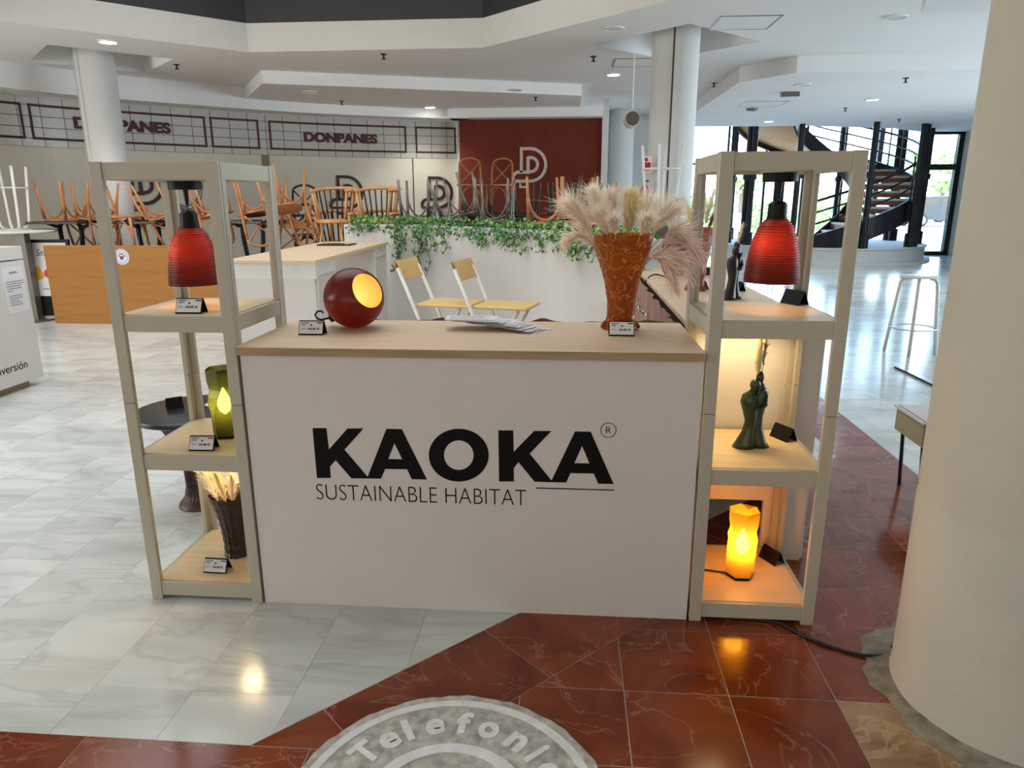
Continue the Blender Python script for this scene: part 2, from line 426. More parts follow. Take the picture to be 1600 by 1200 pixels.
# ================================================================== THE SETTING
# ---- floor: slabs of white marble, bands of red marble on the diagonal
E2 = 2.495; BAND = 2.01; E1Y = 1.62; XA, XB = 1.60, 1.95
def clip(poly, a, b, c):
    """keep a*x+b*y<=c"""
    out = []
    for i in range(len(poly)):
        p, q = poly[i], poly[(i + 1) % len(poly)]
        dp, dq = a * p[0] + b * p[1] - c, a * q[0] + b * q[1] - c
        if dp <= 0: out.append(p)
        if dp * dq < 0:
            t = dp / (dp - dq); out.append((p[0] + (q[0] - p[0]) * t, p[1] + (q[1] - p[1]) * t))
    return out
def area(p): return abs(sum(p[i][0] * p[(i + 1) % len(p)][1] - p[(i + 1) % len(p)][0] * p[i][1] for i in range(len(p)))) / 2 if len(p) > 2 else 0
floor = struct(MB().box(-12, 12, -6, 22.5, -.06, -.0009).build('floor', 'grout'), 'polished white marble floor with red marble bands', 'floor')
G = .0008
white_tiles, red_tiles = [], []
def rect(x0, x1, y0, y1): return [(x0, y0), (x1, y0), (x1, y1), (x0, y1)]
rnd = random.Random(3)
# white slabs: columns running in y
col_x = [-.83 + .3235 * k for k in range(-34, 40)]
for k, x in enumerate(col_x):
    y = E1Y + rnd.choice((-.1, .14, -.3)) - .35
    while y < 22.4:
        L = rnd.choice((.42, .52, .62, .5))
        q = rect(x + G, x + .3235 - G, y + G, y + L - G)
        for half in ((clip(clip(clip(q, 0, -1, -E1Y - G), 1, -1, -E2 - .001), 1, 0, XA - G)), clip(clip(q, -1, 0, -XB - G), 0, -1, -E1Y - G)):
            if area(half) > .002: white_tiles.append(half)
        y += L
GR = .0014
# red: strip in front, diagonal border band, inner field, long strip on the right
for r, (ya, yb) in enumerate(((1.29, E1Y), (.96, 1.29), (.63, .96), (-.1, .63))):
    x = -9.28 + .22 * r
    while x < 9:
        red_tiles.append(rect(x + GR, x + .66 - GR, ya + GR, yb - GR)); x += .66
def band_uv(u, v):   # u along the diagonal, v across (0 at outer edge)
    s = math.sqrt(.5); return (-.871 + u * s + v * s, 1.624 + u * s - v * s)
u = -.4
while u < 4.6:
    L = .62
    q = [band_uv(u + GR, GR), band_uv(u + L - GR, GR), band_uv(u + L - GR, .343 - GR), band_uv(u + GR, .343 - GR)]
    q = clip(clip(q, 0, -1, -E1Y - GR), 1, 0, XA - GR)
    if area(q) > .002: red_tiles.append(q)
    u += L
for i in range(-4, 7):
    for j in range(0, 8):
        x = .1965 + .3235 * i; y = 1.93 + .334 * (j - 1)
        if i == 4: x -= 0
        q = rect(x + GR, x + .3235 - GR, y + GR, y + .334 - GR)
        q = clip(clip(clip(q, -1, 1, BAND - GR), 0, -1, -E1Y - GR), 1, 0, XA - GR)
        if area(q) > .002: red_tiles.append(q)
y = E1Y
while y < 22:
    red_tiles.append(rect(XA + GR, XB - GR, y + GR, y + .62 - GR)); y += .62
def tile_obj(name, p, m):
    cx = sum(q[0] for q in p) / len(p); cy = sum(q[1] for q in p) / len(p)
    o = MB().prism([(a - cx, b - cy) for a, b in p], -.012, 0).build(name, m, floor)
    o.location = (cx, cy, rnd.uniform(-.0003, .0)); o.rotation_euler = (rnd.uniform(-.0012, .0012), rnd.uniform(-.0012, .0012), 0)
    return o
def lay(tiles, name, m, limit):
    vis, rest = [], []
    for p in tiles:
        cx = sum(q[0] for q in p) / len(p); cy = sum(q[1] for q in p) / len(p)
        px = [proj((a, b, 0)) for a, b in p]
        inside = any(-40 < a < 1640 and -40 < b < 1240 for a, b in px) and cy > .5
        (vis if inside else rest).append((math.hypot(cx, cy), p))
    vis.sort(key=lambda t: t[0])
    for d, p in vis[:limit]:
        mm = m
        if m == 'red':
            cx = sum(q[0] for q in p) / len(p); cy = sum(q[1] for q in p) / len(p)
            if cx > .86 and cy < 1.95 and cx < 1.6: mm = 'cream'
        tile_obj(name, p, mm)
    b = MB()
    for d, p in vis[limit:] + rest: b.prism(p, -.012, 0)
    b.build(name + '_field', m, floor, kind='stuff')
lay(white_tiles, 'marble_tile', 'marble', 290)
lay(red_tiles, 'red_marble_tile', 'red', 150)

# ---- ceiling: main slab with an octagonal atrium and two square recesses round the columns
ZC = 3.2
OCT = [(-3.9, 9.08), (-1.04, 9.08), (1.0, 7.04), (1.0, 4.2), (-1.04, 2.2), (-3.9, 2.2), (-5.94, 4.2), (-5.94, 7.04)]
def diamond(cx, cy, h): return [(cx, cy - h), (cx + h, cy), (cx, cy + h), (cx - h, cy)]
COLM = (1.2, 9.05); COLL = (-6.0, 9.4)
DIA = [diamond(COLM[0], COLM[1], .97), diamond(COLL[0], COLL[1], .97)]
b = MB()
loops = [[(-12, -6), (12, -6), (12, 19.5), (8.9, 19.5), (7.5, 18.2), (5.1, 17.25), (-12, 17.25)], OCT] + DIA
es = []
for lp in loops:
    vs = [b.bm.verts.new((x, y, ZC)) for x, y in lp]
    for i in range(len(vs)): es.append(b.bm.edges.new((vs[i], vs[(i + 1) % len(vs)])))
bmesh.ops.triangle_fill(b.bm, edges=es, use_beauty=True, use_dissolve=False)
for d in DIA:
    for i in range(4): b.face([(*d[i], ZC), (*d[(i + 1) % 4], ZC), (*d[(i + 1) % 4], ZC + .28), (*d[i], ZC + .28)])
    b.face([(x, y, ZC + .28) for x, y in d])
ceiling = struct(b.build('ceiling', 'ceil'), 'white plaster ceiling with stepped soffits and an atrium opening', 'ceiling')
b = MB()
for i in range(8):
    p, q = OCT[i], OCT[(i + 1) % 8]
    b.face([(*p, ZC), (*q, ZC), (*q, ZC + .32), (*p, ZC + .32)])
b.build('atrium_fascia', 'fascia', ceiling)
b = MB()
for i in range(8):
    p, q = OCT[i], OCT[(i + 1) % 8]
    b.face([(*p, ZC + .32), (*q, ZC + .32), (*q, ZC + 1.65), (*p, ZC + 1.65)])
b.build('atrium_dark_band', 'black', ceiling)
MB().prism(OCT, ZC + 1.65, ZC + 1.75).build('atrium_roof', 'skyl', ceiling)
# lowered soffits
b = MB().prism([(-4.28, 10.32), (.17, 12.03), (.17, 17.2), (-6.2, 17.2), (-5.49, 14.4), (-5.35, 12.06)], 3.03, 3.3)
b.build('cafe_soffit', 'ceil', ceiling)
b = MB().prism([(2.3, 17.25), (2.3, 10.71), (2.84, 9.95), (12, 9.95), (12, 19.5), (8.9, 19.5), (7.5, 18.2), (5.1, 17.25)], 3.0, 3.3)
b.build('stair_hall_soffit', 'ceil', ceiling)
b = MB().prism([(2.35, 5.2), (2.9, 4.6), (12, 4.6), (12, 7.0), (3.0, 7.0)], 3.02, 3.3)
b.build('entrance_soffit', 'ceil', ceiling)
# roof slab over everything but the stair hall, and the stair hall's own tall roof
MB().box(-12, 12, -6, 2.2, 3.5, 3.7).box(-12, -5.94, 2.2, 9.1, 3.5, 3.7).box(1.0, 12, 2.2, 9.1, 3.5, 3.7).box(-12, 12, 9.1, 17.25, 3.5, 3.7).build('roof_slab', 'skyl', ceiling)
MB().box(1.5, 12, 16.9, 22.6, 6.2, 6.4).build('stair_hall_roof', 'skyl', ceiling)

# ---- walls
WPTS = catmull([(-9.4, 4.5), (-8.6, 7.2), (-7.75, 9.4), (-7.05, 10.6), (-5.3, 12.4), (-3.85, 13.4), (-2.05, 14.25)], 8)
b = MB()
for p, q in zip(WPTS, WPTS[1:]):
    b.face([(p.x, p.y, 0), (q.x, q.y, 0), (q.x, q.y, 3.3), (p.x, p.y, 3.3)])
wall_back = struct(b.build('wall_back', 'wallpaint', smooth=True), 'curved cream cafe wall under the tiled sign frieze', 'wall')
def seglen(P): return [0] + [sum((P[i + 1] - P[i]).length for i in range(k)) for k in range(1, len(P))]
WS = seglen(WPTS)
def wall_at(s):
    s = max(0, min(WS[-1] - 1e-6, s))
    for i in range(len(WPTS) - 1):
        if WS[i] <= s <= WS[i + 1]:
            t = (s - WS[i]) / (WS[i + 1] - WS[i]); p = WPTS[i].lerp(WPTS[i + 1], t); d = (WPTS[i + 1] - WPTS[i]).normalized()
            return p, d, Vector((d.y, -d.x))
def wall_s(px, py, z):
    """arc length where the pixel ray at height z best meets the wall"""
    best = min((abs(proj((*wall_at(s)[0], z))[0] - px), s) for s in [WS[-1] * i / 900 for i in range(900)])
    return best[1]
# lowered ceiling margin that meets the top of the frieze
b = MB()
for i in range(len(WPTS) - 1):
    (p, d, n), (q, d2, n2) = wall_at(WS[i] + 1e-4), wall_at(WS[i + 1] - 1e-4)
    P = [p, q, q + n2 * .5, p + n * .5]
    b.hexa([Vector((v.x, v.y, 2.875)) for v in P] + [Vector((v.x, v.y, 3.29)) for v in P])
b.box(-2.2, .585, 13.5, 14.0, 2.875, 3.29)
bmesh.ops.remove_doubles(b.bm, verts=b.bm.verts[:], dist=.001)
b.build('cove_soffit', 'ceil', ceiling)
# frieze tiles
ZF0, ZF1 = 2.2, 2.86
ROWS = (.11, .1467, .1467, .1466, .11); tw = .3
sstart = wall_s(-60, 180, 2.5); s = WS[-1] - .02
tile_mesh = MB().box(-tw / 2 + .005, tw / 2 - .005, 0, .012, .03, .97).build('wall_tile', 'tilew', wall_back)
first = True
bk = MB()
sp = s
while s - tw > sstart:
    c, d, n = wall_at(s - tw / 2)
    zr = ZF0
    for th in ROWS:
        o = tile_mesh if first else dup(tile_mesh, parent=wall_back)
        first = False
        o.location = (c.x + n.x * .0, c.y + n.y * .0, zr); o.scale = (1, 1, th); o.rotation_euler = (0, 0, math.atan2(-d.y, -d.x)); zr += th
    s -= tw
b = MB(); N = 40
for i in range(N):
    a0 = sstart + (WS[-1] - sstart) * i / N; a1 = sstart + (WS[-1] - sstart) * (i + 1) / N
    (p, d, n), (q, d2, n2) = wall_at(a0), wall_at(a1)
    p = p + n * .004; q = q + n2 * .004
    b.face([(p.x, p.y, ZF0), (q.x, q.y, ZF0), (q.x, q.y, ZF1), (p.x, p.y, ZF1)])
b.build('frieze_grout', mat('dark_grout', '3c3a38', .8), wall_back)
def on_wall(s, h=.0, out=.018):
    p, d, n = wall_at(s); return Vector((p.x + n.x * out, p.y + n.y * out, h)), d, n
def wall_frame(px0, px1):
    s0, s1 = wall_s(px0, 0, 2.5), wall_s(px1, 0, 2.5); b = MB(); z0, z1 = ZF0 + .093, ZF1 - .093; w = .034
    n = max(2, int((s1 - s0) / .25))
    for i in range(n):
        for (za, zb) in ((z0, z0 + w), (z1 - w, z1)):
            A, d, nn = on_wall(s0 + (s1 - s0) * i / n); B, d2, n2 = on_wall(s0 + (s1 - s0) * (i + 1) / n)
            b.face([(A.x, A.y, za), (B.x, B.y, za), (B.x, B.y, zb), (A.x, A.y, zb)])
    for sa in (s0, s1 - w):
        A, d, nn = on_wall(sa); B, d2, n2 = on_wall(sa + w)
        b.face([(A.x, A.y, z0), (B.x, B.y, z0), (B.x, B.y, z1), (A.x, A.y, z1)])
    b.build('sign_frame', 'maroon', wall_back)
for a, c in ((-60, 38), (50, 325), (332, 407), (423, 638), (652, 715)): wall_frame(a, c)
def wall_text(body, px0, px1, z, h):
    s0, s1 = wall_s(px0, 0, 2.5), wall_s(px1, 0, 2.5)
    A, d, nn = on_wall(s0, z, .022); B, d2, n2 = on_wall(s1, z, .022)
    # flat over the chord, bowed back onto the tiles
    o = text_obj('sign_lettering', body, (B - A).length, 'maroon', Matrix.Identity(4), wall_back, height=h, offset=.055, depth=.004)
    W = (B - A).length; dx = (B - A).normalized()
    for v in o.data.vertices:
        P, d_, n_ = on_wall(s0 + (s1 - s0) * v.co.x / W, z, .02 + v.co.z)
        v.co = Vector((P.x, P.y, z + v.co.y))
wall_text('DONPANES', 118, 270, 2.47, .17)
wall_text('DONPANES', 477, 592, 2.44, .17)
def dp_logo(M, m, parent, s=1.0, name='wall_logo'):
    b = MB(); w = .085
    k = lambda pts: [(x * s, y * s) for x, y in pts]
    stroke(b, k([(.27, .36), (.27, 1.0), (.52, 1.0)] + arc(.52, .56, .44, 88, -88, 16) + [(.20, .12), (.05, .12)]), w * s, 0, .01, M)
    stroke(b, k([(.045, .16)] + arc(.20, .20, .17, 190, 95, 6) + [(.52, .36)]), w * s, 0, .01, M)
    # inner D
    stroke(b, k([(.46, .36), (.46, .78)]), w * 1.1 * s, 0, .0102, M)
    stroke(b, k([(.46, .76), (.54, .76)] + arc(.54, .57, .19, 85, -85, 10) + [(.46, .38)]), w * s, 0, .0104, M)
    stroke(b, k([(.24, .06), (.24, -.04), (.44, -.04), (.44, .06)]), w * .7 * s, 0, .0101, M)
    return b.build(name, m, parent)
for px, py, sz in ((192, 322, .6), (517, 330, .6), (660, 330, .6)):
    s0 = wall_s(px, 0, 1.5); P, d, nn = on_wall(s0, 1.1, .012)
    zz = aty(px, py, P.y).z
    P.z = zz
    dp_logo(plane_M(P, (d.x, d.y, 0), (0, 0, 1)), 'maroon', wall_back, sz * 1.05)
# wall joints of the cafe wall and the olive post
for px, m, w in ((647, 'black', .012), (415, mat('olive_post', '7a7045', .6), .12)):
    P, dd, nn = on_wall(wall_s(px, 0, 1.8), 0, .006)
    o = MB().box(0, w, -.012, .0, .5, 2.2).build('wall_strip', m, wall_back)
    o.location = (P.x, P.y, 0); o.rotation_euler = (0, 0, math.atan2(dd.y, dd.x))
# rust red panel with the pale logo
red = tag(MB().box(-2.06, .58, 13.86, 14.0, 0, 2.86).build('sign_panel', 'redpanel'), 'tall rust-red wall panel carrying the pale double-D emblem', 'panel')
pl = aty(802, 290, 13.85)
dp_logo(plane_M((pl.x, 13.855, pl.z), (1, 0, 0), (0, 0, 1)), 'signwhite', red, .66, 'emblem')
# far recess walls to the right of the red panel
struct(MB().box(-2.12, .58, 14.01, 14.12, 0, 3.3).build('wall_behind_panel', 'wallpaint'))
struct(MB().box(.58, .7, 13.8, 18.0, 0, 3.3).build('wall_return', 'white'), 'white wall return beside the rust-red panel', 'wall')
wf = struct(MB().box(.6, 2.35, 16.6, 16.75, 0, 3.3).build('wall_far', 'white'), 'daylit white wall beyond the cafe', 'wall')
struct(MB().box(2.3, 2.42, 16.7, 22.4, 0, 6.3).build('wall_stair_side', 'white'), 'white wall beside the stair glazing', 'wall')
struct(MB().box(2.3, 12, 16.95, 17.2, 3.3, 6.3).build('wall_above_hall', 'white'), 'white upper wall over the stair hall opening', 'wall')
struct(MB().lathe([(.26, 0), (.26, 3.25)], 24, (1.05, 15.6, 0)).build('column_recess', 'white', smooth=40), 'white round column in the daylit recess beside the red panel', 'column')
struct(MB().box(-12, 12, -6.1, -6, 0, 3.4).build('wall_front', 'wallpaint'))
struct(MB().box(-12.1, -12, -6, 17, 0, 3.4).box(-12, -9.2, 17.0, 17.2, 0, 3.4).build('wall_left', 'wallpaint'))
struct(MB().box(12, 12.1, -6, 22.4, 0, 6.3).build('wall_right', 'white'))
struct(MB().box(9.7, 12, 19.2, 19.45, 0, 3.3).build('wall_pier', 'white'), 'white wall beside the glass door', 'wall')
struct(MB().box(8.9, 12, 19.25, 19.45, 3.0, 6.3).build('wall_over_door', 'white'))
# ---- columns
def column(name, c, r, h, label, seam, m='white'):
    b = MB().lathe([(r, 0), (r, h)], 32, (c[0], c[1], 0))
    o = struct(b.build(name, m, smooth=40), label, 'column')
    a = seam
    M = Matrix.Translation((c[0], c[1], 0)) @ Matrix.Rotation(a, 4, 'Z')
    MB().box(r - .02, r + .012, -.035, .035, 0, h, M=M).build('seam_strip', m, o)
    MB().box(r - .02, r + .004, -.055, -.035, 0, h, M=M).build('joint', mat('joint_shadow_gap', '55524c', .9), o)
    return o
column('column_middle', COLM, .27, ZC + .28, 'white round column with a dark vertical joint behind the pampas vase', rad(-92))
pc = aty(158, 150, 9.55)
column('column_cafe', (pc.x, 9.55), .24, ZC + .28, 'white round column standing among the upturned chairs', rad(-112))
b = MB().lathe([(.335, 0), (.33, .05), (.33, .62), (.327, .64), (.33, .66), (.33, ZC)], 64, (1.381, 1.984, 0))
near = struct(b.build('column_near', 'colp', smooth=40), 'broad plastered round column in the right foreground', 'column')
def base_fn(a, z, r): return r + .02 * math.sin(3 * a + 1) + .012 * math.sin(11 * a) + .006 * math.sin(29 * a)
MB().lathe([(.41, .001), (.385, .006), (.345, .012), (.31, .014)], 90, (1.381, 1.984, 0), fn=base_fn, capb=False, capt=False).build('mortar_fillet', 'dirt', near, smooth=True)

# ---- glazing of the stair hall
def window(name, x0, x1, y, zs, xs, label, axis='x', t=.06):
    """a framed window: posts at xs, rails at zs, each pane its own part"""
    root = bpy.data.objects.new(name, None); COL.objects.link(root); struct(root, label, 'window')
    for x in xs: MB().box(x - t / 2, x + t / 2, y - .05, y + .05, zs[0], zs[-1]).build('mullion', 'stair', root)
    for z in zs: MB().box(xs[0], xs[-1], y - .04, y + .04, z - t / 2, z + t / 2).build('transom', 'stair', root)
    for a, c in zip(xs, xs[1:]):
        for za, zb in zip(zs, zs[1:]):
            MB().box(a + t / 2, c - t / 2, y - .006, y + .006, za + t / 2, zb - t / 2).build('pane', 'glass', root)
    return root
window('window_1', 2.4, 8.9, 22.2, [.05, 2.4, 4.4, 6.2], [2.42, 3.5, 4.6, 5.7, 6.8, 7.9, 8.85], 'tall dark-framed glazing behind the spiral stair')
root = bpy.data.objects.new('window_2', None); COL.objects.link(root); struct(root, 'dark-framed side glazing returning to the door', 'window')
for y in (19.4, 20.8, 22.2): MB().box(8.83, 8.95, y - .06, y + .06, 0, 6.2).build('mullion', 'stair', root)
for ya, yb in ((19.46, 20.74), (20.86, 22.14)): MB().box(8.88, 8.892, ya, yb, .03, 6.2).build('pane', 'glass', root)
d = bpy.data.objects.new('door_1', None); COL.objects.link(d); struct(d, 'black-framed glass door with a transom light', 'door')
for x0, x1, z0, z1 in ((8.73, 8.95, 0, 3.0), (9.58, 9.7, 0, 3.0), (8.95, 9.58, 0, .1), (8.95, 9.58, 2.1, 2.24), (8.73, 9.7, 2.94, 3.0)):
    MB().box(x0, x1, 19.28, 19.42, z0, z1).build('door_frame', 'stair', d)
MB().box(8.95, 9.58, 19.34, 19.352, .1, 2.1).build('pane', 'glass', d)
MB().box(8.95, 9.58, 19.34, 19.352, 2.24, 2.94).build('pane', 'glass', d)
MB().box(9.5, 9.53, 19.25, 19.28, .9, 1.3).build('door_handle', 'chrome', d)

# ================================================================== STAIR HALL
SC = Vector((6.2, 18.75, 0)); SR = 2.1
pl = tag(MB().lathe([(2.55, 0), (2.55, .05), (2.42, .06), (2.42, .31), (2.46, .33), (2.46, .36), (.1, .36)], 64, SC).build('stair_plinth', 'white', smooth=35), 'low round white plinth under the spiral stair', 'plinth')
st = empty('spiral_staircase', (SC.x, SC.y, .36), 'dark steel spiral staircase with red-brown treads and curved rails', 'staircase')
def hz(deg): return (deg + 115) / 115 * 1.42 if deg <= 0 else 1.42 + deg / 170 * 1.75
def hp(deg, r, dz=0): return Vector((r * math.cos(rad(deg)), r * math.sin(rad(deg)), hz(deg) + dz))
steps = [-115 + i * 14.4 for i in range(8)] + [i * 17.0 for i in range(0, 13)]
for i, a in enumerate(steps):
    w = 15.5 if a < 0 else 17.5
    b = MB(); pts = []
    ring = [(math.cos(rad(a + w * t)) * SR, math.sin(rad(a + w * t)) * SR) for t in (0, .5, 1)] + [(math.cos(rad(a + w * t)) * .75, math.sin(rad(a + w * t)) * .75) for t in (1, .5, 0)]
    z = hz(a)
    b.prism(ring, z + .12, z + .165); b.build('tread', 'treadedge' if a < 60 else 'stairwood', st)
    e0 = Vector((math.cos(rad(a)), math.sin(rad(a)), 0)); t0 = Vector((-e0.y, e0.x, 0))
    M = Matrix((e0, t0, Vector((0, 0, 1)))).transposed().to_4x4()
    MB().box(.75, SR, .0, .025, z + .02, z + .12, M=M).build('riser', 'tread' if a < 60 else 'stairwood', st)
def helix_strip(r, lo, hi, thick, name, m, a0=-118, a1=205):
    b = MB(); n = 60
    for k in range(n):
        p, q = a0 + (a1 - a0) * k / n, a0 + (a1 - a0) * (k + 1) / n
        c = [hp(p, r - thick, lo), hp(q, r - thick, lo), hp(q, r, lo), hp(p, r, lo), hp(p, r - thick, hi), hp(q, r - thick, hi), hp(q, r, hi), hp(p, r, hi)]
        for v in c: v.z = max(v.z, 0)
        b.hexa(c)
    return b.build(name, m, st, smooth=40)
helix_strip(SR + .04, -.28, .2, .05, 'outer_stringer', 'stair')
helix_strip(.78, -.2, .2, .05, 'inner_stringer', 'stair')
b = MB(); n = 40
for k in range(n):
    p, q = 62 + 140 * k / n, 62 + 140 * (k + 1) / n
    b.face([hp(p, .78, -.15), hp(q, .78, -.15), hp(q, SR, -.15), hp(p, SR, -.15)])
b.build('soffit_boards', 'stairwood', st)
for r in (SR + .02,):
    for dz in (.45, .7, .95):
        MB().tube([hp(-118 + 225 * k / 70, r, dz) for k in range(71)], .022 if dz < .9 else .03, 6).build('rail', 'stair', st, smooth=True)
for a in list(range(-118, 110, 36)):
    MB().tube([hp(a, SR + .02, .1), hp(a, SR + .02, 1.12)], .02, 6).build('baluster', 'stair', st)
for a in (-152, -121, -83, -46, -15, 20, 61, 100, 145, 187):
    for off in ((0,) if a % 2 else (-2.2, 2.2)):
        p = Vector((math.cos(rad(a + off)) * (SR + .16), math.sin(rad(a + off)) * (SR + .16), 0))
        b = MB().tube([p, p + Vector((0, 0, 5.6))], .065, 10); b.tube([p, p + Vector((0, 0, .3))], .11, 10); b.tube([p + Vector((0, 0, 1.5 + .0)), p + Vector((0, 0, 1.62))], .1, 10)
        b.build('post', 'stair', st, smooth=50)
# ================================================================== OUTSIDE
struct(MB().box(-15, 60, 22.5, 110, -.25, -.1).box(8.9, 60, 19.5, 22.5, -.25, -.1).build('ground_outside', 'pave'), 'sunlit pale pavement outside the glazing', 'pavement')
def make_car(loc, rz, m, label):
    c = empty('parked_car', loc, label, 'car', 'cars parked outside', rz)
    side = [(-2.2, .35), (-2.25, .75), (-2.1, .98), (-1.75, 1.05), (-1.35, 1.5), (.3, 1.55), (1.05, 1.02), (1.95, .9), (2.2, .68), (2.2, .35)]
    M = plane_M((0, .85, 0), (1, 0, 0), (0, 0, 1))
    MB().prism(side, 0, 1.7, M).build('body', m, c, smooth=30)
    for poly in ([(-1.55, 1.08), (-1.25, 1.42), (-.55, 1.44), (-.55, 1.06)], [(-.45, 1.06), (-.45, 1.44), (.25, 1.46), (.85, 1.06)]):
        MB().prism(poly, -.012, 1.712, M).build('side_window', 'carglass', c)
    for x in (-1.35, 1.35):
        for y in (-.78, .78):
            W = Matrix.Translation((x, y, .33)) @ Matrix.Rotation(PI / 2, 4, 'X')
            w = MB().lathe([(.33, -.1), (.33, .1)], 20, M=W).build('wheel', 'tyre', c)
            MB().lathe([(.2, -.112), (.2, .112)], 10, M=W).build('hubcap', 'carsilver', w)
    for y in (-.7, .7): MB().box(-2.26, -2.18, y - .12, y + .12, .72, .95).build('tail_lamp', 'tail', c)
    return c
p = atz(1462, 350); 
make_car((19.3, 40, -.1), rad(8), 'carblue', 'dark car with red tail lamp parked outside the glass door')
make_car((20.6, 46, -.1), rad(5), 'carsilver', 'silver car parked behind the dark one outside')
for k, (x, y) in enumerate(((17, 45), (18, 53))):
    pg = empty('carport_canopy', (x, y, -.1), ('nearer' if k == 0 else 'farther') + ' pale steel carport roof outside the glass door', 'carport', 'carports outside')
    MB().box(-1, 7, -1.2, 3.4, 2.5, 2.7).build('roof', 'canopy', pg)
    for xx in (-.4, 3, 6.4): MB().box(xx, xx + .15, .8, .95, 0, 2.5).build('post', 'canopy', pg)
def leaves_cloud(c, rx, ry, rz_, n, size, seed, b=None):
    r = random.Random(seed); b = b or MB()
    for _ in range(n):
        while True:
            q = Vector((r.uniform(-1, 1), r.uniform(-1, 1), r.uniform(-1, 1)))
            if .25 < q.length <= 1: break
        q = Vector((q.x * rx, q.y * ry, q.z * rz_)) + Vector(c)
        a = Vector((r.gauss(0, 1), r.gauss(0, 1), r.gauss(0, 1))).normalized(); t = a.orthogonal().normalized(); s_ = size * r.uniform(.6, 1.3)
        b.face([q - t * s_, q + a.cross(t) * s_ * .6, q + t * s_, q - a.cross(t) * s_ * .6])
    return b
for k, (x, y, h, r_, lb) in enumerate(((4.6, 28, 1.6, 1.1, 'rounded green shrub outside behind the stair, leftmost'), (8.0, 30, 1.3, 1.2, 'rounded green shrub outside behind the middle of the stair'), (10.4, 30, 1.6, 1.4, 'rounded green shrub outside near the carport'))):
    s_ = empty('shrub', (x, y, -.1), lb, 'shrub', 'shrubs outside')
    MB().tube([(0, 0, 0), (0, 0, h * .5)], .05, 6).build('stem', 'bark', s_)
    leaves_cloud((0, 0, h * .55), r_, r_ * .8, h * .5, 900, .1, k).build('foliage', 'hedge', s_, kind='stuff')
for k, (x, y) in enumerate(((29, 66), (34, 70), (16, 70))):
    s_ = empty('tree', (x, y, -.1), ('leafy tree beyond the parked cars', 'leafy tree beyond the carport, furthest right', 'leafy tree far beyond the stair glazing')[k], 'tree', 'trees far outside')
    MB().tube([(0, 0, 0), (0, 0, 3)], .2, 6).build('trunk', 'bark', s_)
    leaves_cloud((0, 0, 3.6), 2.6, 2.6, 1.8, 900, .3, 40 + k).build('crown', 'hedge', s_, kind='stuff')
bb = empty('office_block', (3.5, 38, -.1), 'bluish clad building seen through the far left glazing', 'building')
MB().box(-4, 1.2, 0, 5, 0, 9).build('facade', 'bluebld', bb)
for i in range(3):
    for j in range(3): MB().box(-3.6 + i * 1.5, -2.5 + i * 1.5, -.03, .0, 1.2 + j * 2.6, 2.8 + j * 2.6).build('window', 'carglass', bb)
aw = empty('awning', (9.5, 36, -.1), 'orange awning over a low building outside, behind the stair', 'awning')
MB().box(-1.2, 1.6, 0, .3, 3.6, 4.6).build('valance', 'orangeaw', aw)
for xx in (-1.1, 1.4): MB().box(xx, xx + .1, .1, .2, 0, 3.6).build('post', 'canopy', aw)
for k, (x, m, lb) in enumerate(((3.0, 'pinkbanner', 'pink banner on a rail outside the glazing'), (2.7, 'tealbanner', 'teal banner outside the glazing'))):
    bn = empty('banner', (x, 25 + k * 2, -.1), lb, 'banner')
    MB().box(-.5, .5, 0, .02, 1.0 + k * 1.6, 2.0 + k * 1.4).build('cloth', m, bn)
    for xx in (-.5, .48): MB().box(xx, xx + .03, 0, .03, 0, 3.0).build('pole', 'stair', bn)

# ================================================================== CEILING FITTINGS
def downlight(px, py, z, lit, label, r=.11, power=60):
    p = atz(px, py, z); g = 'lit ceiling downlights' if lit else 'unlit ceiling downlights'
    o = empty('ceiling_light', (p.x, p.y, z), label, 'downlight', g)
    MB().lathe([(r, 0), (r, -.012), (r * .82, -.016), (r * .82, 0)], 24, capb=False, capt=False).build('ring', 'ringw', o, smooth=40)
    MB().lathe([(r * .82, -.004), (r * .8, -.010)], 24).build('lens', 'downlit' if lit else 'downunlit', o)
    if lit:
        d = bpy.data.lights.new('downlight_lamp', 'SPOT'); d.energy = power; d.spot_size = rad(120); d.spot_blend = .6; d.shadow_soft_size = .08; d.color = (1, .96, .88)
        l = bpy.data.objects.new('downlight_lamp', d); COL.objects.link(l); l.parent = o; l.location = (0, 0, -.03)
for a in ((172, 60, 3.2, 1, 'lit round downlight just before the cafe column, far left'), (675, 166, 3.03, 1, 'lit round downlight over the cafe, above the rust-red panel corner'),
          (962, 117, 3.2, 1, 'lit round downlight left of the middle column'), (1366, 159, 3.0, 1, 'lit round downlight in the stair hall ceiling'),
          (1204, 192, 3.0, 1, 'lit round downlight nearest the stair glazing'),
          (963, 45, 3.2, 0, 'unlit round downlight before the middle column'), (1404, 30, 3.2, 0, 'large unlit downlight at the upper right ceiling'),
          (488, 141, 3.03, 0, 'unlit downlight above the second bakery sign'), (1258, 135, 3.0, 0, 'unlit downlight just past the stair hall step'),
          (952, 165, 3.2, 0, 'unlit downlight above the daylit recess'), (357, 132, 3.2, 0, 'unlit downlight above the small tiled frame, right one of a pair'),
          (277, 131, 3.2, 0, 'unlit downlight above the small tiled frame, left one of a pair'), (808, 140, 3.03, 0, 'unlit downlight above the middle of the rust-red panel'),
          (1452, 178, 3.0, 0, 'unlit downlight near the glass door'), (352, 152, 3.2, 0, 'unlit downlight close to the tiled frieze')): downlight(*a)
spk = None
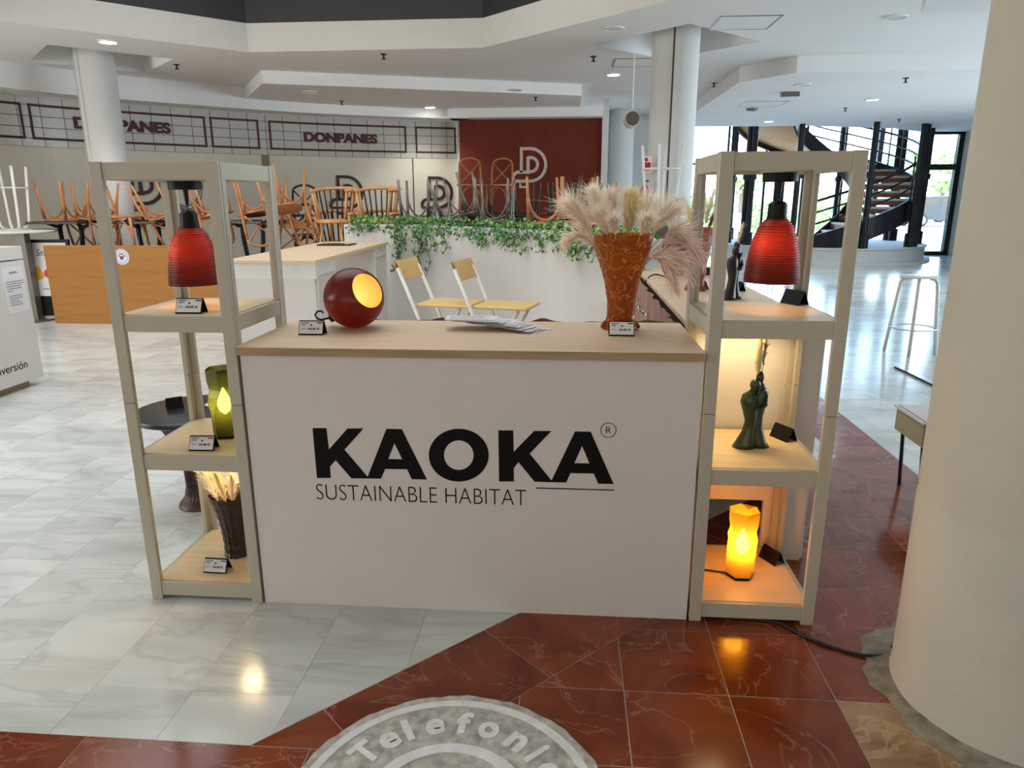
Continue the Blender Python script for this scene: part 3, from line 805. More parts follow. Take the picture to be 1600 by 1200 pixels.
for px, py, z, lb in ((279, 97, 3.2, 'sprinkler head right of the cafe column'), (222, 133, 3.2, 'sprinkler head over the left bakery sign, nearer'), (245, 143, 3.2, 'sprinkler head over the left bakery sign, farther'), (537, 156, 3.03, 'sprinkler head above the lettering of the second bakery sign'),
                      (565, 174, 3.03, 'small sprinkler head close to the second bakery sign'), (931, 89, 3.2, 'sprinkler head left of the middle column'), (840, 152, 3.03, 'sprinkler head over the rust-red panel'), (1119, 132, 3.2, 'sprinkler head right of the middle column'),
                      (1419, 126, 3.0, 'sprinkler head at the front of the stair hall ceiling'), (1324, 172, 3.0, 'sprinkler head over the spiral stair'), (1408, 190, 3.0, 'sprinkler head near the glass door'), (980, 178, 3.2, 'sprinkler head by the hanging speaker'), (603, 83, 3.2, 'small sprinkler head at the atrium edge')):
    p = atz(px, py, z)
    if spk is None:
        spk = empty('sprinkler_head', (p.x, p.y, z), lb, 'sprinkler', 'ceiling sprinklers')
        MB().lathe([(.04, 0), (.04, -.008)], 12).build('escutcheon', 'iron', spk); MB().lathe([(.012, -.008), (.012, -.05), (.03, -.055), (.03, -.06)], 10).build('nozzle', 'iron', spk)
    else: dup(spk, (p.x, p.y, z), None, lb)
for (px, py, z, s_, lb) in ((1168, 38, 3.2, .6, 'square ceiling access hatch right of the middle column'), (997, 99, 3.2, .6, 'square ceiling access hatch left of the middle column'), (1195, 165, 3.0, .7, 'square ceiling access hatch in the stair hall')):
    p = atz(px, py, z); o = empty('access_hatch', (p.x, p.y, z), lb, 'hatch', 'ceiling hatches', rad(0))
    b = MB()
    for x0, x1, y0, y1 in ((-s_ / 2, s_ / 2, -s_ / 2, -s_ / 2 + .015), (-s_ / 2, s_ / 2, s_ / 2 - .015, s_ / 2), (-s_ / 2, -s_ / 2 + .015, -s_ / 2, s_ / 2), (s_ / 2 - .015, s_ / 2, -s_ / 2, s_ / 2)): b.box(x0, x1, y0, y1, -.006, 0)
    b.build('frame', 'greymetal', o); MB().box(-s_ / 2 + .02, s_ / 2 - .02, -s_ / 2 + .02, s_ / 2 - .02, -.004, 0).build('door', 'ceil', o)
p = atz(330, 151, 3.2); o = empty('dome_camera', (p.x, p.y, 3.2), 'white dome camera on the ceiling above the small tiled frame', 'camera')
MB().lathe([(.07, 0), (.07, -.05)], 16).build('housing', 'ringw', o, smooth=40); MB().ball((0, 0, -.05), .055, 14).build('dome', 'blackpl', o, smooth=True)
p = aty(990, 188, 9.6); o = empty('speaker', (p.x, p.y, p.z), 'round white projector speaker hanging beside the middle column', 'speaker')
MB().lathe([(.09, -.12), (.1, -.1), (.1, .12)], 20, M=Matrix.Rotation(PI / 2, 4, 'X')).build('body', 'ringw', o, smooth=40)
MB().lathe([(.085, .121), (.085, .124)], 20, M=Matrix.Rotation(PI / 2, 4, 'X')).build('grille', 'greymetal', o)
MB().tube([(0, 0, .1), (0, 0, 3.2 - p.z)], .012, 6).build('bracket', 'ringw', o)
p = atz(1238, 147, 3.0); o = tag(MB().box(-.13, .13, -.06, .06, -.07, 0, .01).build('emergency_light', 'greymetal'), 'small grey emergency light box on the stair hall ceiling', 'light'); o.location = (p.x, p.y, 3.0)
p = atz(1178, 172, 3.0); o = tag(MB().lathe([(.1, 0), (.1, -.03), (.06, -.05)], 16).build('smoke_detector', 'greymetal', smooth=40), 'round smoke detector on the ceiling near the stair glazing', 'detector'); o.location = (p.x, p.y, 3.0)

# ================================================================== CAFE
ZP = .5                                   # the cafe stands on a raised deck
PLP = [Vector(p) for p in ((-2.6, 8.25), (-1.77, 7.95), (-.60, 6.84), (-.11, 6.29), (.22, 5.75), (.46, 5.25))]
PLC = catmull([(p.x, p.y, 0) for p in PLP], 5)
PH = 1.19
deck = struct(MB().prism([(-8.2, 8.85), (-6.12, 8.85), (-6.12, 8.4), (-2.6, 8.4)] + [(p.x + .26, p.y + .3) for p in PLP[1:]] + [(1.6, 6.0), (1.6, 12.5), (.5, 13.8), (-2.0, 14.1), (-5.2, 12.3), (-7.6, 9.6)], .0, ZP).build('floor_cafe_deck', 'oakedge'), 'raised cafe deck behind the planter', 'floor')
pan = tag(MB().box(-6.32, -3.97, 8.24, 8.29, .0, .945, .004).build('wood_partition', 'panelwood'), 'low brown wooden partition board with a paw sticker', 'partition')
p = aty(192, 397, 8.24)
stk = MB().lathe([(.095, 0), (.095, .003)], 28, (p.x, 8.238, p.z), M=Matrix.Rotation(PI / 2, 4, 'X')).build('sticker', 'signblue', pan)
MB().lathe([(.055, 0), (.055, .005)], 24, (p.x, 8.238, p.z), M=Matrix.Rotation(PI / 2, 4, 'X')).build('sticker_disc', 'paper', stk)
b = MB()
for x, z, r in ((0, -.012, .024), (-.034, .01, .010), (-.014, .032, .011), (.014, .032, .011), (.034, .01, .010)):
    b.lathe([(r, 0), (r, .007)], 12, (p.x + x, 8.238, p.z + z), M=Matrix.Rotation(PI / 2, 4, 'X'))
b.build('paw_print', 'magenta', stk)
# planter: a curved white parapet with a soil trough, trailing ivy
pln = empty('planter_wall', (0, 0, 0), 'long curved white planter wall topped with ivy', 'planter')
b = MB(); th_ = .3
for i in range(len(PLC) - 1):
    p, q = PLC[i], PLC[i + 1]
    d0 = (q - p).normalized(); n = Vector((-d0.y, d0.x, 0))
    if i == 0: n0 = n
    n1 = Vector((-(PLC[min(i + 2, len(PLC) - 1)] - p).normalized().y, (PLC[min(i + 2, len(PLC) - 1)] - p).normalized().x, 0))
    P = [p, q, q + n1 * th_, p + n0 * th_]
    b.hexa([Vector((v.x, v.y, 0)) for v in P] + [Vector((v.x, v.y, PH)) for v in P]); n0 = n1
    if n.y < 0: pass
bmesh.ops.remove_doubles(b.bm, verts=b.bm.verts[:], dist=.0005)
b.build('parapet', 'melamine', pln)
def pl_at(px):
    best = min(((abs(proj((p.x, p.y, PH))[0] - px), i) for i, p in enumerate(PLC)))[1]
    i = min(best, len(PLC) - 2); d0 = (PLC[i + 1] - PLC[i]).normalized()
    lo, hi = PLC[max(i - 1, 0)], PLC[min(i + 1, len(PLC) - 1)]
    best = min((abs(proj((*(lo.lerp(hi, t / 40)).xy, PH))[0] - px), t) for t in range(41))[1]
    return lo.lerp(hi, best / 40), d0
def leaf(b, q, n, up, s_):
    t = n.cross(up); t = t.normalized() if t.length > 1e-4 else n.orthogonal()
    a = t.cross(n).normalized()
    b.face([q, q + t * s_ * .55 + a * s_ * .3, q + a * s_ + n * s_ * .15, q - t * s_ * .55 + a * s_ * .3])
def ivy(px0, px1, drops, label, seed, pale=.25, thick=1.0):
    r = random.Random(seed); A, d0 = pl_at(px0); B, _ = pl_at(px1)
    o = empty('trailing_ivy', (A.x, A.y, PH), label, 'ivy', 'ivy on the planter wall')
    bl, bp, bs = MB(), MB(), MB()
    out = Vector((d0.y, -d0.x, 0))
    if out.y > 0: out = -out
    L = (B - A).length
    for k in range(int(90 * L * thick * 3)):
        q = (B - A) * r.random() + out * r.uniform(-.25, .07) + Vector((0, 0, r.uniform(-.06, .11)))
        leaf(bp if r.random() < pale else bl, q, (out + Vector((r.gauss(0, .5), r.gauss(0, .5), r.gauss(.4, .5)))).normalized(), Vector((r.gauss(0, .6), r.gauss(0, .6), -1)), r.uniform(.022, .05))
    for (px, length, dens) in drops:
        P, _ = pl_at(px); P = P - A + out * .03
        for st_ in range(dens):
            x0 = r.uniform(-.05, .05) * dens; l = length * r.uniform(.6, 1) if st_ else length
            dd = (B - A).normalized()
            pts = [P + dd * (x0 + .03 * math.sin(k * 1.3 + st_)) + Vector((0, 0, -l * k / 8 + .02)) + out * (.01 + .02 * math.sin(k)) for k in range(9)]
            bs.tube(pts, .003, 4)
            for k in range(int(l * 70)):
                t = r.random() * 7.99; i = int(t); q = pts[i].lerp(pts[i + 1], t - i) + Vector((r.gauss(0, .022), r.gauss(0, .015), 0))
                leaf(bp if r.random() < pale else bl, q + out * .01, (out + Vector((r.gauss(0, .4), r.gauss(0, .3), r.gauss(.2, .4)))).normalized(), Vector((r.gauss(0, .5), 0, -1)), r.uniform(.02, .042))
    bl.build('leaves', 'ivy', o, kind='stuff'); bp.build('pale_leaves', 'ivylight', o, kind='stuff')
    bs.build('stems', 'vine', o, kind='stuff')
ivy(545, 625, [(560, .12, 3), (600, .1, 3)], 'bushy ivy at the planter end behind the desk', 1, .2, 1.6)
ivy(622, 690, [(645, .55, 6), (632, .3, 4), (672, .33, 2), (684, .2, 2)], 'longest trailing ivy hanging past the planter behind the left folding stool', 2, .2, 1.4)
ivy(690, 760, [(703, .3, 1), (735, .14, 3), (750, .2, 2), (765, .22, 2)], 'ivy below the leaning grey upturned chair', 3, .15, 1.2)
ivy(760, 850, [(775, .2, 4), (800, .22, 5), (825, .2, 5), (845, .1, 3)], 'dense ivy clump in the middle of the planter wall', 4, .25, 1.3)
ivy(850, 930, [(890, .2, 5), (905, .22, 5), (925, .22, 5), (870, .08, 3)], 'ivy left of the orange vase', 5, .35, 1.2)
ivy(930, 1030, [(1010, .25, 5), (1020, .25, 5), (1000, .2, 4)], 'ivy right of the orange vase', 6, .3, 1.2)
# deck tables under the upturned chairs
ZT = 1.215
tb = None
TABLES = [(110, 8.85, 'black pedestal cafe table at the far left under an upturned chair'), (232, 8.95, 'black pedestal cafe table behind the paw sticker board'), (395, 9.0, 'black pedestal cafe table under the leaning bentwood chairs'),
          (672, 8.75, 'black pedestal cafe table behind the ivy, left of the grey chairs'), (758, 8.15, 'black pedestal cafe table behind the ivy under the grey chairs'), (862, 7.55, 'black pedestal cafe table under the upturned tan chairs'),
          (760, 11.9, 'dark cafe table at the back under two upright tan chairs'), (800, 10.5, 'dark cafe table at the back below the pale emblem'), (915, 10.8, 'dark cafe table at the back beside the pampas grass')]
for px, yy, lb in TABLES:
    p = aty(px, 340, yy)
    if tb is None:
        tb = empty('cafe_table', (p.x, p.y, ZP), lb, 'table', 'cafe tables on the deck')
        MB().box(-.34, .34, -.34, .34, ZT - ZP - .03, ZT - ZP, .004).build('table_top', 'darkwood', tb)
        for s in (-1, 1):
            MB().tube(bez((s * .14, 0, .66), (s * .16, 0, .4), (s * .08, 0, .3), (s * .1, 0, .04)), .028, 8).build('pedestal', 'iron', tb, smooth=True)
            MB().tube(bez((s * .1, 0, .68), (s * .2, .0, .6), (s * .22, .0, .68), (s * .3, 0, .68)), .022, 8).build('arm', 'iron', tb, smooth=True)
            MB().tube(bez((s * .1, 0, .05), (s * .14, .15, .1), (s * .2, .2, .03), (s * .26, .26, .02)), .022, 8).build('foot', 'iron', tb, smooth=True)
            MB().tube(bez((s * .1, 0, .05), (s * .14, -.15, .1), (s * .2, -.2, .03), (s * .26, -.26, .02)), .022, 8).build('foot', 'iron', tb, smooth=True)
    else: dup(tb, (p.x, p.y, ZP), (0, 0, rad(random.uniform(-12, 12))), lb)
# bentwood cross-back chair, built upright, facing -y
def make_bentwood(m, label, loc):
    c = empty('bentwood_chair', loc, label, 'chair', 'bentwood chairs stacked on the cafe tables')
    MB().lathe([(.02, .445), (.20, .445), (.215, .452), (.215, .468), (.2, .476), (.02, .47)], 28, fn=lambda a, z, r: r * (1 + .05 * math.cos(4 * a))).build('seat', m, c, smooth=40)
    for s in (-1, 1):
        MB().tube([(s * .155, -.15, .45), (s * .17, -.17, .25), (s * .18, -.19, 0)], [.019, .017, .013], 8).build('leg', m, c, smooth=True)
        MB().tube([(s * .19, .25, 0), (s * .175, .2, .25), (s * .17, .185, .45), (s * .175, .21, .62), (s * .165, .25, .8)], [.013, .017, .019, .017, .016], 8).build('leg', m, c, smooth=True)
        MB().tube(bez((s * .15, .2, .5), (s * .06, .22, .6), (-s * .06, .24, .7), (-s * .155, .255, .82)), .011, 6).build('cross_slat', m, c, smooth=True)
        MB().tube(bez((s * .172, -.165, .22), (s * .165, -.1, .5), (s * .165, .1, .5), (s * .172, .2, .22), 14), .011, 6).build('leg_brace', m, c, smooth=True)
    MB().tube(bez((-.165, .25, .8), (-.15, .275, .92), (.15, .275, .92), (.165, .25, .8), 14), .016, 8).build('top_rail', m, c, smooth=True)
    for yy in (-.165, .2):
        MB().tube(bez((-.168, yy, .22), (-.13, yy * .95, .5), (.13, yy * .95, .5), (.168, yy, .22), 14), .011, 6).build('leg_brace', m, c, smooth=True)
    return c
def chair_pose(px, py, yy, rz, inv=True, tx=0, ty=0):
    p = aty(px, py if py > 5 else 335, yy); h = .47
    base = Matrix.Rotation(rad(ty), 4, 'Y') @ Matrix.Rotation(rad(tx), 4, 'X') @ Matrix.Rotation(rad(rz), 4, 'Z')
    if abs(py - ZT) < 9 and py < 5: p.z = py + (.004 if inv else .47)
    if inv: M = Matrix.Translation((p.x, p.y, p.z)) @ base @ Matrix.Rotation(PI, 4, 'X') @ Matrix.Translation((0, 0, -h))
    else: M = Matrix.Translation((p.x, p.y, p.z)) @ base @ Matrix.Translation((0, 0, -h))
    return M
protoB = {}
def chair(m, px, py, yy, rz, label, inv=True, tx=0, ty=0, s=1):
    M = chair_pose(px, py, yy, rz, inv, tx, ty)
    if m not in protoB: protoB[m] = c = make_bentwood(m, label, (0, 0, 0))
    else: c = dup(protoB[m], label=label)
    c.matrix_world = M
    if s != 1: c.scale = (s, s, s)
    return c
T, GM = 'bent', 'greymetal'
chair(T, 103, ZT, 8.85, 172, 'tan bentwood chair upturned on the table at the far left')
chair(T, 195, 333, 8.75, 95, 'tan bentwood chair standing upright behind the sticker board, back to the left', inv=False)
chair(T, 152, 338, 9.0, 60, 'tan bentwood chair upturned half behind the shelf post', ty=4)
chair(T, 255, 338, 8.9, 40, 'tan bentwood chair tipped over behind the left shelf unit', ty=-18, tx=8)
chair(GM, 290, 325, 9.7, 30, 'grey bentwood chair upturned behind the left pendant lamp', ty=12)
chair(T, 340, 334, 9.1, 15, 'tan bentwood chair upturned and seen behind the shelf corner post', ty=-14)
chair(T, 405, 332, 8.9, 20, 'tan bentwood chair upturned beside the shelf rear post', ty=-10, tx=-6)
chair(T, 447, 325, 8.55, 150, 'tan bentwood chair leaning with legs up and its back hanging by the desk', ty=-12, tx=-14)
chair(T, 462, 352, 9.2, 200, 'tan bentwood chair upturned low behind the desk corner', ty=10)
chair(GM, 655, ZT, 8.7, 178, 'grey bentwood chair upturned upright, next to the barrel-back chairs')
chair(GM, 720, 338, 8.3, 165, 'grey bentwood chair upturned and leaning, in the middle of the grey row', ty=-14)
chair(GM, 775, ZT, 8.05, 176, 'grey bentwood chair upturned in front of the rust-red panel')
chair(T, 853, ZT, 7.55, 182, 'tan bentwood chair upturned in front of the pale emblem')
chair(T, 903, ZT, 7.6, 186, 'tan bentwood chair upturned just left of the pampas grass')
chair(T, 945, ZT, 10.9, 175, 'tan bentwood chair upturned behind the pampas grass')
chair('darkwood', 480, ZP + .28, 10.4, 20, 'dark cross-back chair on top of another at the back of the cafe deck', inv=False)
chair('darkwood', 480, ZP, 10.42, 20, 'dark cross-back chair underneath another at the back of the cafe deck', inv=False)
for k, (px, py, yy, rz, m, inv, lb) in enumerate(((738, ZT, 11.8, 10, T, False, 'tan chair standing at the back, left edge of the rust-red panel'), (782, ZT, 12.0, -8, T, False, 'tan chair standing at the back below the pale emblem'),
        (785, ZT, 10.5, 185, 'darkwood', True, 'dark chair upturned at the back between the grey chairs'), (820, ZT, 10.55, 170, 'darkwood', True, 'dark chair upturned at the back left of the tan chairs'), (880, ZT, 10.8, 190, 'darkwood', True, 'dark chair upturned at the back right of the emblem'), (920, ZT, 10.8, 175, 'darkwood', True, 'dark chair upturned at the back beside the pampas grass'))):
    chair(m, px, py, yy, rz, lb, inv=inv)
# barrel-back captain chairs, stacked in pairs
def make_barrel(label, loc):
    c = empty('barrel_chair', loc, label, 'chair', 'barrel-back chairs by the planter')
    MB().lathe([(.02, .42), (.22, .42), (.235, .43), (.235, .455), (.22, .465), (.02, .46)], 30).build('seat', 'windsor', c, smooth=40)
    pts = [Vector((.27 * math.cos(rad(a)), .25 * math.sin(rad(a)) + .0, .80 + .035 * max(0, math.sin(rad(a))))) for a in range(-35, 216, 10)]
    MB().tube(pts, .022, 8, flat=.8).build('bow_rail', 'windsor', c, smooth=True)
    for a in (-30, 0, 180, 210): MB().tube([(.2 * math.cos(rad(a)), .2 * math.sin(rad(a)), .45), (.262 * math.cos(rad(a)), .24 * math.sin(rad(a)), .8)], .017, 8).build('arm_post', 'windsor', c, smooth=True)
    for a in range(22, 170, 17): MB().tube([(.19 * math.cos(rad(a)), .19 * math.sin(rad(a)), .45), (.26 * math.cos(rad(a)), .245 * math.sin(rad(a)), .81)], .010, 6).build('spindle', 'darkwood', c, smooth=True)
    for a in (45, 135, 225, 315): MB().tube([(.15 * math.cos(rad(a)), .15 * math.sin(rad(a)), .43), (.25 * math.cos(rad(a)), .25 * math.sin(rad(a)), 0)], [.018, .013], 8).build('leg', 'windsor', c, smooth=True)
    return c
q1 = aty(526, 343, 8.75); q2 = aty(594, 343, 8.72)
zs = q1.z - .445
bc = make_barrel('barrel-back chair with dark spindles on top of the stack beside the desk tablet', (q1.x, q1.y, zs))
bc.rotation_euler = (0, 0, rad(-8))
dup(bc, (q2.x, q2.y, zs), (0, 0, rad(-14)), 'barrel-back chair with dark spindles above the ivy, next to the grey chair')
dup(bc, (q1.x, q1.y + .02, ZP), (0, 0, rad(-5)), 'barrel-back chair underneath the stack beside the desk tablet')
dup(bc, (q2.x, q2.y + .02, ZP), (0, 0, rad(-14)), 'barrel-back chair underneath, mostly hidden by the ivy')
# white bar stools with a foot ring
def make_stool(label, loc):
    c = empty('bar_stool', loc, label, 'stool', 'white tubular bar stools')
    MB().lathe([(.02, .735), (.17, .735), (.18, .742), (.17, .75), (.02, .75)], 28).build('seat', 'whitemetal', c, smooth=40)
    for k in range(2):
        M = Matrix.Rotation(PI / 2 * k + PI / 4, 4, 'Z')
        half = [(.22, 0, 0), (.165, 0, .6), (.155, 0, .68), (.135, 0, .715), (.09, 0, .728)]
        for sgn in (1, -1): MB().tube([M @ Vector((x * sgn, y, z)) for x, y, z in half], .016, 8).build('leg', 'whitemetal', c, smooth=True)
    MB().tube([(.2 * math.cos(2 * PI * k / 28), .2 * math.sin(2 * PI * k / 28), .25) for k in range(28)], .008, 6, closed=True).build('foot_ring', 'whitemetal', c, smooth=True)
    return c
ws = make_stool('white bar stool standing alone on the marble floor at the right', (3.36, 7.12, 0)); ws.rotation_euler = (0, 0, rad(20))
pt = atz(30, 354, 1.12)
bt = empty('bar_table', (pt.x, pt.y, 0), 'white topped bar table with a dark post at the far left', 'table')
MB().lathe([(.4, 1.09), (.41, 1.1), (.41, 1.115), (.4, 1.12)], 32).build('table_top', 'whitemetal', bt, smooth=40); MB().box(-.04, .1, -.05, .05, .02, 1.09).build('post', 'greymetal', bt); MB().lathe([(.25, 0), (.25, .02)], 24).build('base', 'greymetal', bt)
ws2 = dup(ws, (pt.x - .03, pt.y, 1.12 + .75), (PI, 0, rad(10)), 'white bar stool upturned on the bar table at the far left')
ws3p = aty(1032, 338, 8.3)
ws3 = dup(ws, (ws3p.x, ws3p.y, ws3p.z + .75), (PI, 0, rad(30)), 'white bar stool upturned beside the middle column'); 
rt = dup(bt, (ws3p.x, ws3p.y, ZP), None, 'white topped bar table hidden behind the pampas under a stool'); rt.scale = (1, 1, (ws3p.z - ZP) / 1.12)
# fire notice and extinguisher on the middle column
p = aty(1013, 258, 8.75); o = empty('fire_notice', (p.x, p.y, p.z), 'small red and white fire notice left of the middle column', 'sign')
MB().box(-.055, .055, 0, .008, -.09, .09).build('plate', 'paper', o); MB().box(-.045, .045, -.002, 0, -.075, .02).build('red_panel', 'redp', o); MB().box(-.04, .01, -.002, 0, .03, .07).build('red_pictogram', 'redp', o)
MB().box(-.02, .02, .008, .3, -.02, .02).build('bracket', 'whitemetal', o)
p = aty(1009, 303, 8.75); o = empty('fire_extinguisher', (p.x, p.y, p.z - .12), 'red fire extinguisher hanging by the middle column', 'extinguisher')
MB().lathe([(.05, -.13), (.055, -.12), (.055, .16), (.03, .2), (.015, .22)], 16).build('cylinder', 'redp', o, smooth=40); MB().box(-.056, .056, -.058, -.05, .03, .08).build('label_band', 'paper', o)
MB().tube([(0, 0, .22), (0, -.02, .25), (.04, -.04, .26)], .01, 6).build('valve', 'iron', o); MB().box(-.015, .015, .04, .3, 0, .03).build('bracket', 'iron', o)

# ---- information stand, poster board at the left
inf = empty('information_stand', (-4.36, 4.93, 0), 'white information cabinet with a text sheet at the left edge', 'cabinet')
MB().box(-.55, .0, -.75, .52, .06, 1.02, .003).build('body', 'melamine', inf); MB().box(-.55, .0, -.75, .52, 1.03, 1.13, .003).build('top_box', 'melamine', inf); MB().box(-.5, -.06, -.7, .42, 0, .06).build('plinth', 'ash', inf)
tx = MB().box(.0, .002, .27, .49, .62, .98).build('text_sheet', 'paper', inf)
b = MB(); rr = random.Random(2)
b.box(.002, .003, .34, .42, .925, .94)
for k in range(5): b.box(.002, .003, .29, .29 + rr.uniform(.15, .19) * (1 if k < 4 else .3), .86 - k * .018, .867 - k * .018)
for k in range(5): b.box(.002, .003, .3, .3 + rr.uniform(.06, .17), .75 - k * .018, .757 - k * .018)
b.build('printed_lines', 'print', tx)
text_obj('lettering', 'Inversión', .335, 'letter', plane_M((.0005, .025, .172), (0, 1, 0), (0, 0, 1)), inf, offset=.0, depth=.002)
sg = empty('poster_stand', (-6.48, 8.5, 0), 'black framed poster stand with fruit pictures behind the cabinet', 'sign')
sg.rotation_euler = (rad(-4), 0, rad(4)); sg.scale = (.8, 1, 1)
MB().box(-.32, .32, -.02, .02, 0, 1.0).build('frame', 'blackpl', sg); ps = MB().box(-.28, .28, -.024, -.02, .3, .96).build('poster', 'paper', sg)
MB().box(-.3, .3, -.022, -.02, .06, .28).build('lower_panel', 'letter', sg); MB().box(-.26, .26, -.03, -.022, .0, .05).build('foot_bar', 'greymetal', sg)
text_obj('poster_title', 'Smoothies', .5, 'letter', plane_M((-.2, -.0245, .8), (1, 0, 0), (0, 0, 1)), ps, shear=.4, depth=.001)
b = MB()
for x, z, r in ((-.2, .62, .05), (-.16, .56, .05), (-.2, .54, .04)): b.ball((x, -.024, z), r, 12, (1, .05, 1))
b.build('yellow_fruit', 'yellow', ps, smooth=True); b = MB().ball((-.0, -.024, .6), .09, 14, (.8, .05, 1.3)).ball((-.06, -.024, .58), .05, 12, (1, .05, 1)); b.build('red_drink', 'redp', ps, smooth=True)
b = MB(); b.box(-.16, -.06, -.0255, -.024, .38, .395).box(-.03, .04, -.0255, -.024, .36, .4).build('poster_print', 'print', ps)

# ---- desk on the stand with two folding bar stools
ds = empty('bar_desk', (-2.3, 6.55, 0), 'white bar-height desk with a pale oak top', 'desk')
MB().box(-.36, .36, -1.15, 1.15, 1.0, 1.03, .003).build('desk_top', 'oak', ds)
for yy in (-1.1, .62):
    MB().box(-.33, .33, yy, yy + .48, .0, 1.0).build('cabinet_body', 'melamine', ds)
    fr = MB(); x = .33
    fr.box(x, x + .012, yy, yy + .04, 0, 1.0).box(x, x + .012, yy + .44, yy + .48, 0, 1.0).box(x, x + .012, yy + .0401, yy + .4399, .9, 1.0); fr.build('door_frame', 'whitemetal', ds)
    MB().box(x - .002, x + .004, yy + .04, yy + .44, 0, .895).build('door_panel', 'melamine', ds)
fr = MB().box(-.33, .33, -1.112, -1.1, .0, .88).build('end_panel', 'melamine', ds)
MB().box(-.33, .342, -1.112, -1.1, .88, 1.0).build('end_rail', 'whitemetal', ds);
tp = atz(528, 381, 1.03)
t_ = tag(MB().box(-.17, .17, -.12, .12, 0, .012, .003).build('tablet', 'blackpl'), 'black tablet lying on the bar-height desk', 'tablet'); t_.location = (tp.x, tp.y, 1.03)
MB().box(-.15, .15, -.1, .1, .012, .0125).build('screen', 'carglass', t_)
def make_folding(label, loc, rz):
    c = empty('folding_bar_stool', loc, label, 'stool', 'folding bar stools', rz)
    # facing +x: long tubes lean from the backrest down and forward
    for s in (-1, 1):
        MB().tube([(-.27, s * .17, 1.0), (-.05, s * .185, .5), (.17, s * .2, 0)], .014, 8).build('long_leg', 'whitemetal', c, smooth=True)
        MB().tube([(.2, s * .15, .72), (-.0, s * .16, .36), (-.2, s * .165, 0)], .013, 8).build('short_leg', 'whitemetal', c, smooth=True)
    MB().tube([(.1, -.19, .16), (.1, .19, .16)], .011, 8).build('foot_rest', 'whitemetal', c, smooth=True); MB().tube([(-.12, -.16, .14), (-.12, .16, .14)], .011, 8).build('crossbar', 'whitemetal', c, smooth=True)
    MB().box(-.14, .27, -.17, .17, .725, .745, .006).build('seat', 'seatwood', c)
    M = Matrix.Translation((-.265, 0, .985)) @ Matrix.Rotation(rad(-24), 4, 'Y')
    MB().grid(lambda u, v: M @ Vector((-.03 * (1 - (2 * u - 1) ** 2), -.18 + .36 * u, -.075 + .15 * v)), 10, 3).grid(lambda u, v: M @ Vector((-.03 * (1 - (2 * u - 1) ** 2) + .014, -.18 + .36 * u, -.075 + .15 * v)), 10, 3).build('backrest', 'seatwood', c, smooth=True)
    return c
s1 = make_folding('white folding bar stool with a birch seat, the left one next to the desk', (-.93, 5.22, 0), rad(-13))
s2 = dup(s1, (-.50, 5.13, 0), (0, 0, rad(-14)), 'white folding bar stool with a birch seat, the right one of the pair')

# ================================================================== THE DISPLAY STAND
YF = 2.335
# ---- counter
ct = empty('display_counter', (0, 0, 0), 'white display counter with an oak top and black KAOKA lettering', 'counter')
CX0, CX1, CY1 = -1.14, .457, 2.9
fp = MB().box(CX0 + .006, CX1 - .004, YF, YF + .018, .0, .968, .001).build('front_panel', 'melamine', ct)
MB().box(CX0 + .006, CX0 + .024, YF + .0185, CY1 - .02, 0, .968).build('side_panel', 'melamine', ct); MB().box(CX1 - .022, CX1 - .004, YF + .0185, CY1 - .02, 0, .968).build('side_panel', 'melamine', ct)
MB().box(CX0 - .004, CX1 + .001, YF - .012, CY1, .9705, 1.0, .0015).build('counter_top', 'oak', ct)
MB().box(CX0 - .004, CX1 + .001, YF - .0135, YF - .0122, .971, .9985).build('edge_band', 'oakedge', ct)
PM = plane_M((0, YF, 0), (1, 0, 0), (0, 0, 1))
def fpx(zx, zy):
    p = aty(470 + zx * .325, 640 + zy * .325, YF); return (p.x, p.z)
K1 = [(55, 82), (122, 83), (133, 185), (223, 85), (300, 85), (208, 187), (318, 318), (313, 326), (240, 325), (165, 237), (138, 268), (141, 322), (75, 322)]
A1 = [[(410, 88), (447, 89), (448, 157), (418, 233), (403, 281), (383, 327), (313, 326), (318, 318)], [(447, 89), (484, 90), (603, 333), (530, 331), (508, 283), (485, 235), (448, 157)], [(418, 233), (485, 235), (508, 283), (403, 281)]]
K2 = [(948, 99), (1020, 100), (1021, 203), (1120, 103), (1203, 104), (1098, 212), (1202, 342), (1198, 350), (1120, 347), (1044, 253), (1021, 281), (1021, 345), (950, 345)]
A2 = [[(1316, 107), (1352, 108), (1350, 177), (1313, 259), (1293, 307), (1273, 352), (1198, 350), (1202, 342)], [(1352, 108), (1392, 109), (1500, 361), (1427, 359), (1405, 310), (1385, 261), (1350, 177)], [(1313, 259), (1385, 261), (1405, 310), (1293, 307)]]
for polys in ([K1], A1, [K2], A2):
    b = MB()
    for pg in polys: b.prism([fpx(*q) for q in pg], 0, .0008, PM)
    b.build('letter', 'letter', fp)
b = MB()
for k in range(48):
    a0, a1 = 2 * PI * k / 48, 2 * PI * (k + 1) / 48
    b.prism([fpx(757 + r1 * math.cos(a), 217 + r2 * math.sin(a)) for r1, r2, a in ((144, 127, a0), (144, 127, a1), (71, 71, a1), (71, 71, a0))], 0, .0008, PM)
b.build('letter', 'letter', fp)
MB().prism([fpx(1127, 375), fpx(1504, 388), fpx(1504, 393), fpx(1127, 380)], 0, .0008, PM).build('underline', 'letter', fp)
a = aty(494, 778, YF); c = aty(821, 783, YF)
text_obj('tagline', 'SUSTAINABLE HABITAT', c.x - a.x, 'letter', plane_M((a.x, YF - .0004, a.z), (1, 0, 0), (0, 0, 1)), fp, height=aty(494, 754, YF).z - a.z, offset=-.018)
c = aty(950, 673, YF); b = MB()
stroke(b, [(c.x + .026 * math.cos(2 * PI * k / 32), c.z + .026 * math.sin(2 * PI * k / 32)) for k in range(33)], .0022, 0, .0008, PM); b.build('registered_ring', 'letter', fp)
